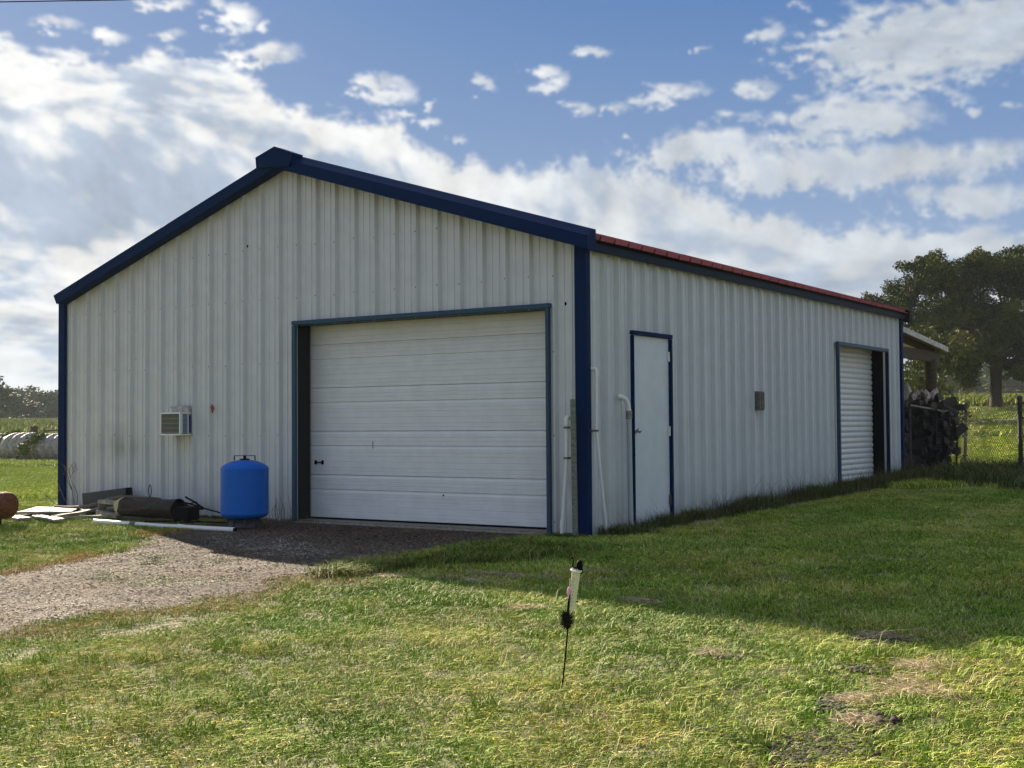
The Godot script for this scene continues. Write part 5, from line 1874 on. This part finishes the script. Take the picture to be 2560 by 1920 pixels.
	while z < 8.4:
		var x := -5.2
		while x < 0.7:
			var px := x + rng.randf_range(-0.06, 0.06)
			var pz := z + rng.randf_range(-0.06, 0.06)
			x += st
			var dv := in_drive(px, pz)
			if dv < -0.08 or not seen(px, pz, 0.8):
				continue
			var n1 := nz.get_noise_2d(px * 80.0, pz * 80.0)
			var k := 0.95 + 0.5 * n1
			var dark := smooth(1.7, 0.4, pz) * 0.1
			var brown := smooth(-0.12, 0.22, nz2.get_noise_2d(px * 55.0 + 300.0, pz * 110.0)) * 0.85
			brown = maxf(brown, smooth(1.9, 0.9, pz))
			var tc := Color(0.76, 0.76, 0.75).lerp(Color(0.50, 0.38, 0.29), brown)
			C1.append([stand(px, pz, rng.randf_range(0.8, 1.2)), tc * k * (1.0 - dark)])
			if n1 > -0.02 and rng.randf() < 0.45 * (1.0 - brown):
				C2.append([stand(px, pz, rng.randf_range(0.7, 1.1)), Color(k, k, k) * (1.0 - dark)])
			var ms := exp(-pow((px + 2.85) / 0.5, 2.0) - pow((pz - 3.15) / 0.22, 2.0)) + exp(-pow((px + 1.65) / 0.40, 2.0) - pow((pz - 4.0) / 0.22, 2.0)) + exp(-pow((px + 2.2) / 0.4, 2.0) - pow((pz - 4.05) / 0.18, 2.0))
			if rng.randf() < ms * 1.6 * clampf(0.6 + nz2.get_noise_2d(px * 220.0, pz * 220.0) * 1.6, 0.0, 1.0):
				C3.append([stand(px, pz, 0.9, 0.6), Color(0.62, 0.75, 0.55)])
		z += st
	scatter("wood_chips", "flat pale chips and dead grass covering the driveway", "chips", chips, C1)
	scatter("gravel", "small grey stones scattered over the driveway", "gravel", stones, C2)
	scatter("creeping_weeds", "low green weeds creeping in patches across the driveway", "weeds", lush, C3)

	# weeds along the side wall and the unmown strip by the fence
	var tall := patch(60, 0.14, 0.10, 0.42, 0.006, 0.7, [[0.7, Color(0.055, 0.085, 0.018)], [0.2, Color(0.10, 0.125, 0.03)], [0.1, Color(0.24, 0.19, 0.10)]], 8)
	var stem := patch(9, 0.12, 0.25, 0.62, 0.0045, 0.45, [[0.5, Color(0.06, 0.06, 0.03)], [0.5, Color(0.13, 0.11, 0.06)]], 9)
	var W1 := []
	var W2 := []
	for i in 900:
		var pz := -rng.randf_range(0.15, 11.2)
		var px := 0.10 + absf(rng.randfn()) * 0.10
		var k := 0.35 + 0.10 * absf(pz) / 2.0 + 0.5 * nz.get_noise_1d(pz * 90.0)
		if pz > -2.1 and pz < -0.9 and rng.randf() < 0.4:
			continue
		W1.append([stand(px, pz, rng.randf_range(0.6, 0.95), clampf(k * 1.1, 0.4, 1.3)), Color(1, 1, 1) * rng.randf_range(0.9, 1.3)])
		if rng.randf() < 0.34:
			W2.append([stand(px, pz, rng.randf_range(0.5, 0.9), clampf(0.65 + absf(pz) * 0.06 + 0.6 * nz.get_noise_1d(pz * 140.0 + 40.0), 0.4, 1.4)), Color(1, 1, 1)])
	for i in 700:
		var px := rng.randf_range(-0.2, 4.2)
		var pz := rng.randf_range(-16.0, -10.6) + px * 0.75
		if blocked(px, pz) or not seen(px, pz, 1.0):
			continue
		W1.append([stand(px, pz, rng.randf_range(0.9, 1.4), rng.randf_range(0.5, 0.85)), Color(1, 1, 1) * rng.randf_range(0.85, 1.2)])
	for i in 260:   # long grass along the driveway's right edge
		var pz := rng.randf_range(0.9, 3.4)
		var px := -0.5 + 0.10 * rng.randfn() + rng.randf() * 1.1 * smooth(2.9, 1.6, pz)
		if in_drive(px, pz) > 0.05:
			continue
		W1.append([stand(px, pz, rng.randf_range(0.8, 1.1), rng.randf_range(0.22, 0.40)), Color(1.8, 1.8, 1.1) * rng.randf_range(0.8, 1.2)])
	for i in 60:   # foot of the front wall
		var px := -rng.randf_range(4.5, 8.6)
		W1.append([stand(px, 0.08 + rng.randf() * 0.1, 0.5, 0.3), Color(1, 1, 1)])
	for i in 26:
		W1.append([stand(-rng.randf_range(0.0, 0.42), 0.07 + rng.randf() * 0.15, 0.5, 0.35), Color(1.1, 1.1, 1)])
	for i in 16:
		W2.append([stand(-rng.randf_range(3.5, 4.15), 0.05 + rng.randf() * 0.1, 0.5, 0.6), Color(1.2, 1.1, 1)])
	scatter("wall_weeds", "dark green weeds growing along the foot of the walls and the fence", "weeds", tall, W1)
	scatter("weed_stems", "thin dry seed stems standing along the side wall", "weeds", stem, W2)

	# middle and far pasture
	var mid := patch(260, 0.42, 0.05, 0.13, 0.013, 0.9, [[0.48, G], [0.40, Y], [0.12, T]], 10)
	var far := patch(260, 1.25, 0.10, 0.24, 0.035, 0.8, [[0.42, G], [0.46, Y], [0.12, T]], 11)
	var rank := patch(170, 1.3, 0.25, 0.7, 0.05, 0.6, [[0.55, Color(0.11, 0.145, 0.03)], [0.40, Y], [0.05, Color(0.26, 0.24, 0.11)]], 12)
	var F1 := []
	var F2 := []
	var F3 := []
	for i in 9000:
		var d := 20.0 + 26.0 * rng.randf()
		var u := rng.randf_range(-0.44, -0.31) if rng.randf() < 0.42 else rng.randf_range(0.27, 0.45)
		var x := CAM.x + FWD.x * d + RGT.x * u * d
		var zz := CAM.z + FWD.y * d + RGT.y * u * d
		if blocked(x, zz) or not seen(x, zz, 2.0) or rng.randf() > d / 46.0:
			continue
		var n1 := nz2.get_noise_2d(x * 30.0, zz * 30.0)
		F1.append([stand(x, zz, rng.randf_range(0.8, 1.2)), Color(1.32 + 0.4 * n1, 1.26 + 0.25 * n1, 1.15)])
	for i in 5200:
		var d := 42.0 + 130.0 * pow(rng.randf(), 1.2)
		var u := rng.randf_range(-0.45, -0.33) if rng.randf() < 0.36 else rng.randf_range(0.28, 0.46)
		var x := CAM.x + FWD.x * d + RGT.x * u * d
		var zz := CAM.z + FWD.y * d + RGT.y * u * d
		var n1 := nz2.get_noise_2d(x * 14.0, zz * 14.0)
		var c := Color(1.28 + 0.4 * n1, 1.2 + 0.25 * n1, 1.5)
		var edge := 58.0 if u < 0.0 else 63.0
		if d > edge + 8.0 * n1:
			F3.append([stand(x, zz, rng.randf_range(0.9, 1.3)), c])
		else:
			F2.append([stand(x, zz, rng.randf_range(0.8, 1.2)), c])
	scatter("pasture_grass", "sunlit grass of the nearer pasture", "grass", mid, F1)
	scatter("far_pasture_grass", "pale green grass of the far pasture", "grass", far, F2)
	scatter("rank_grass", "tall unmown grass and weeds at the far side of the pasture", "grass", rank, F3)
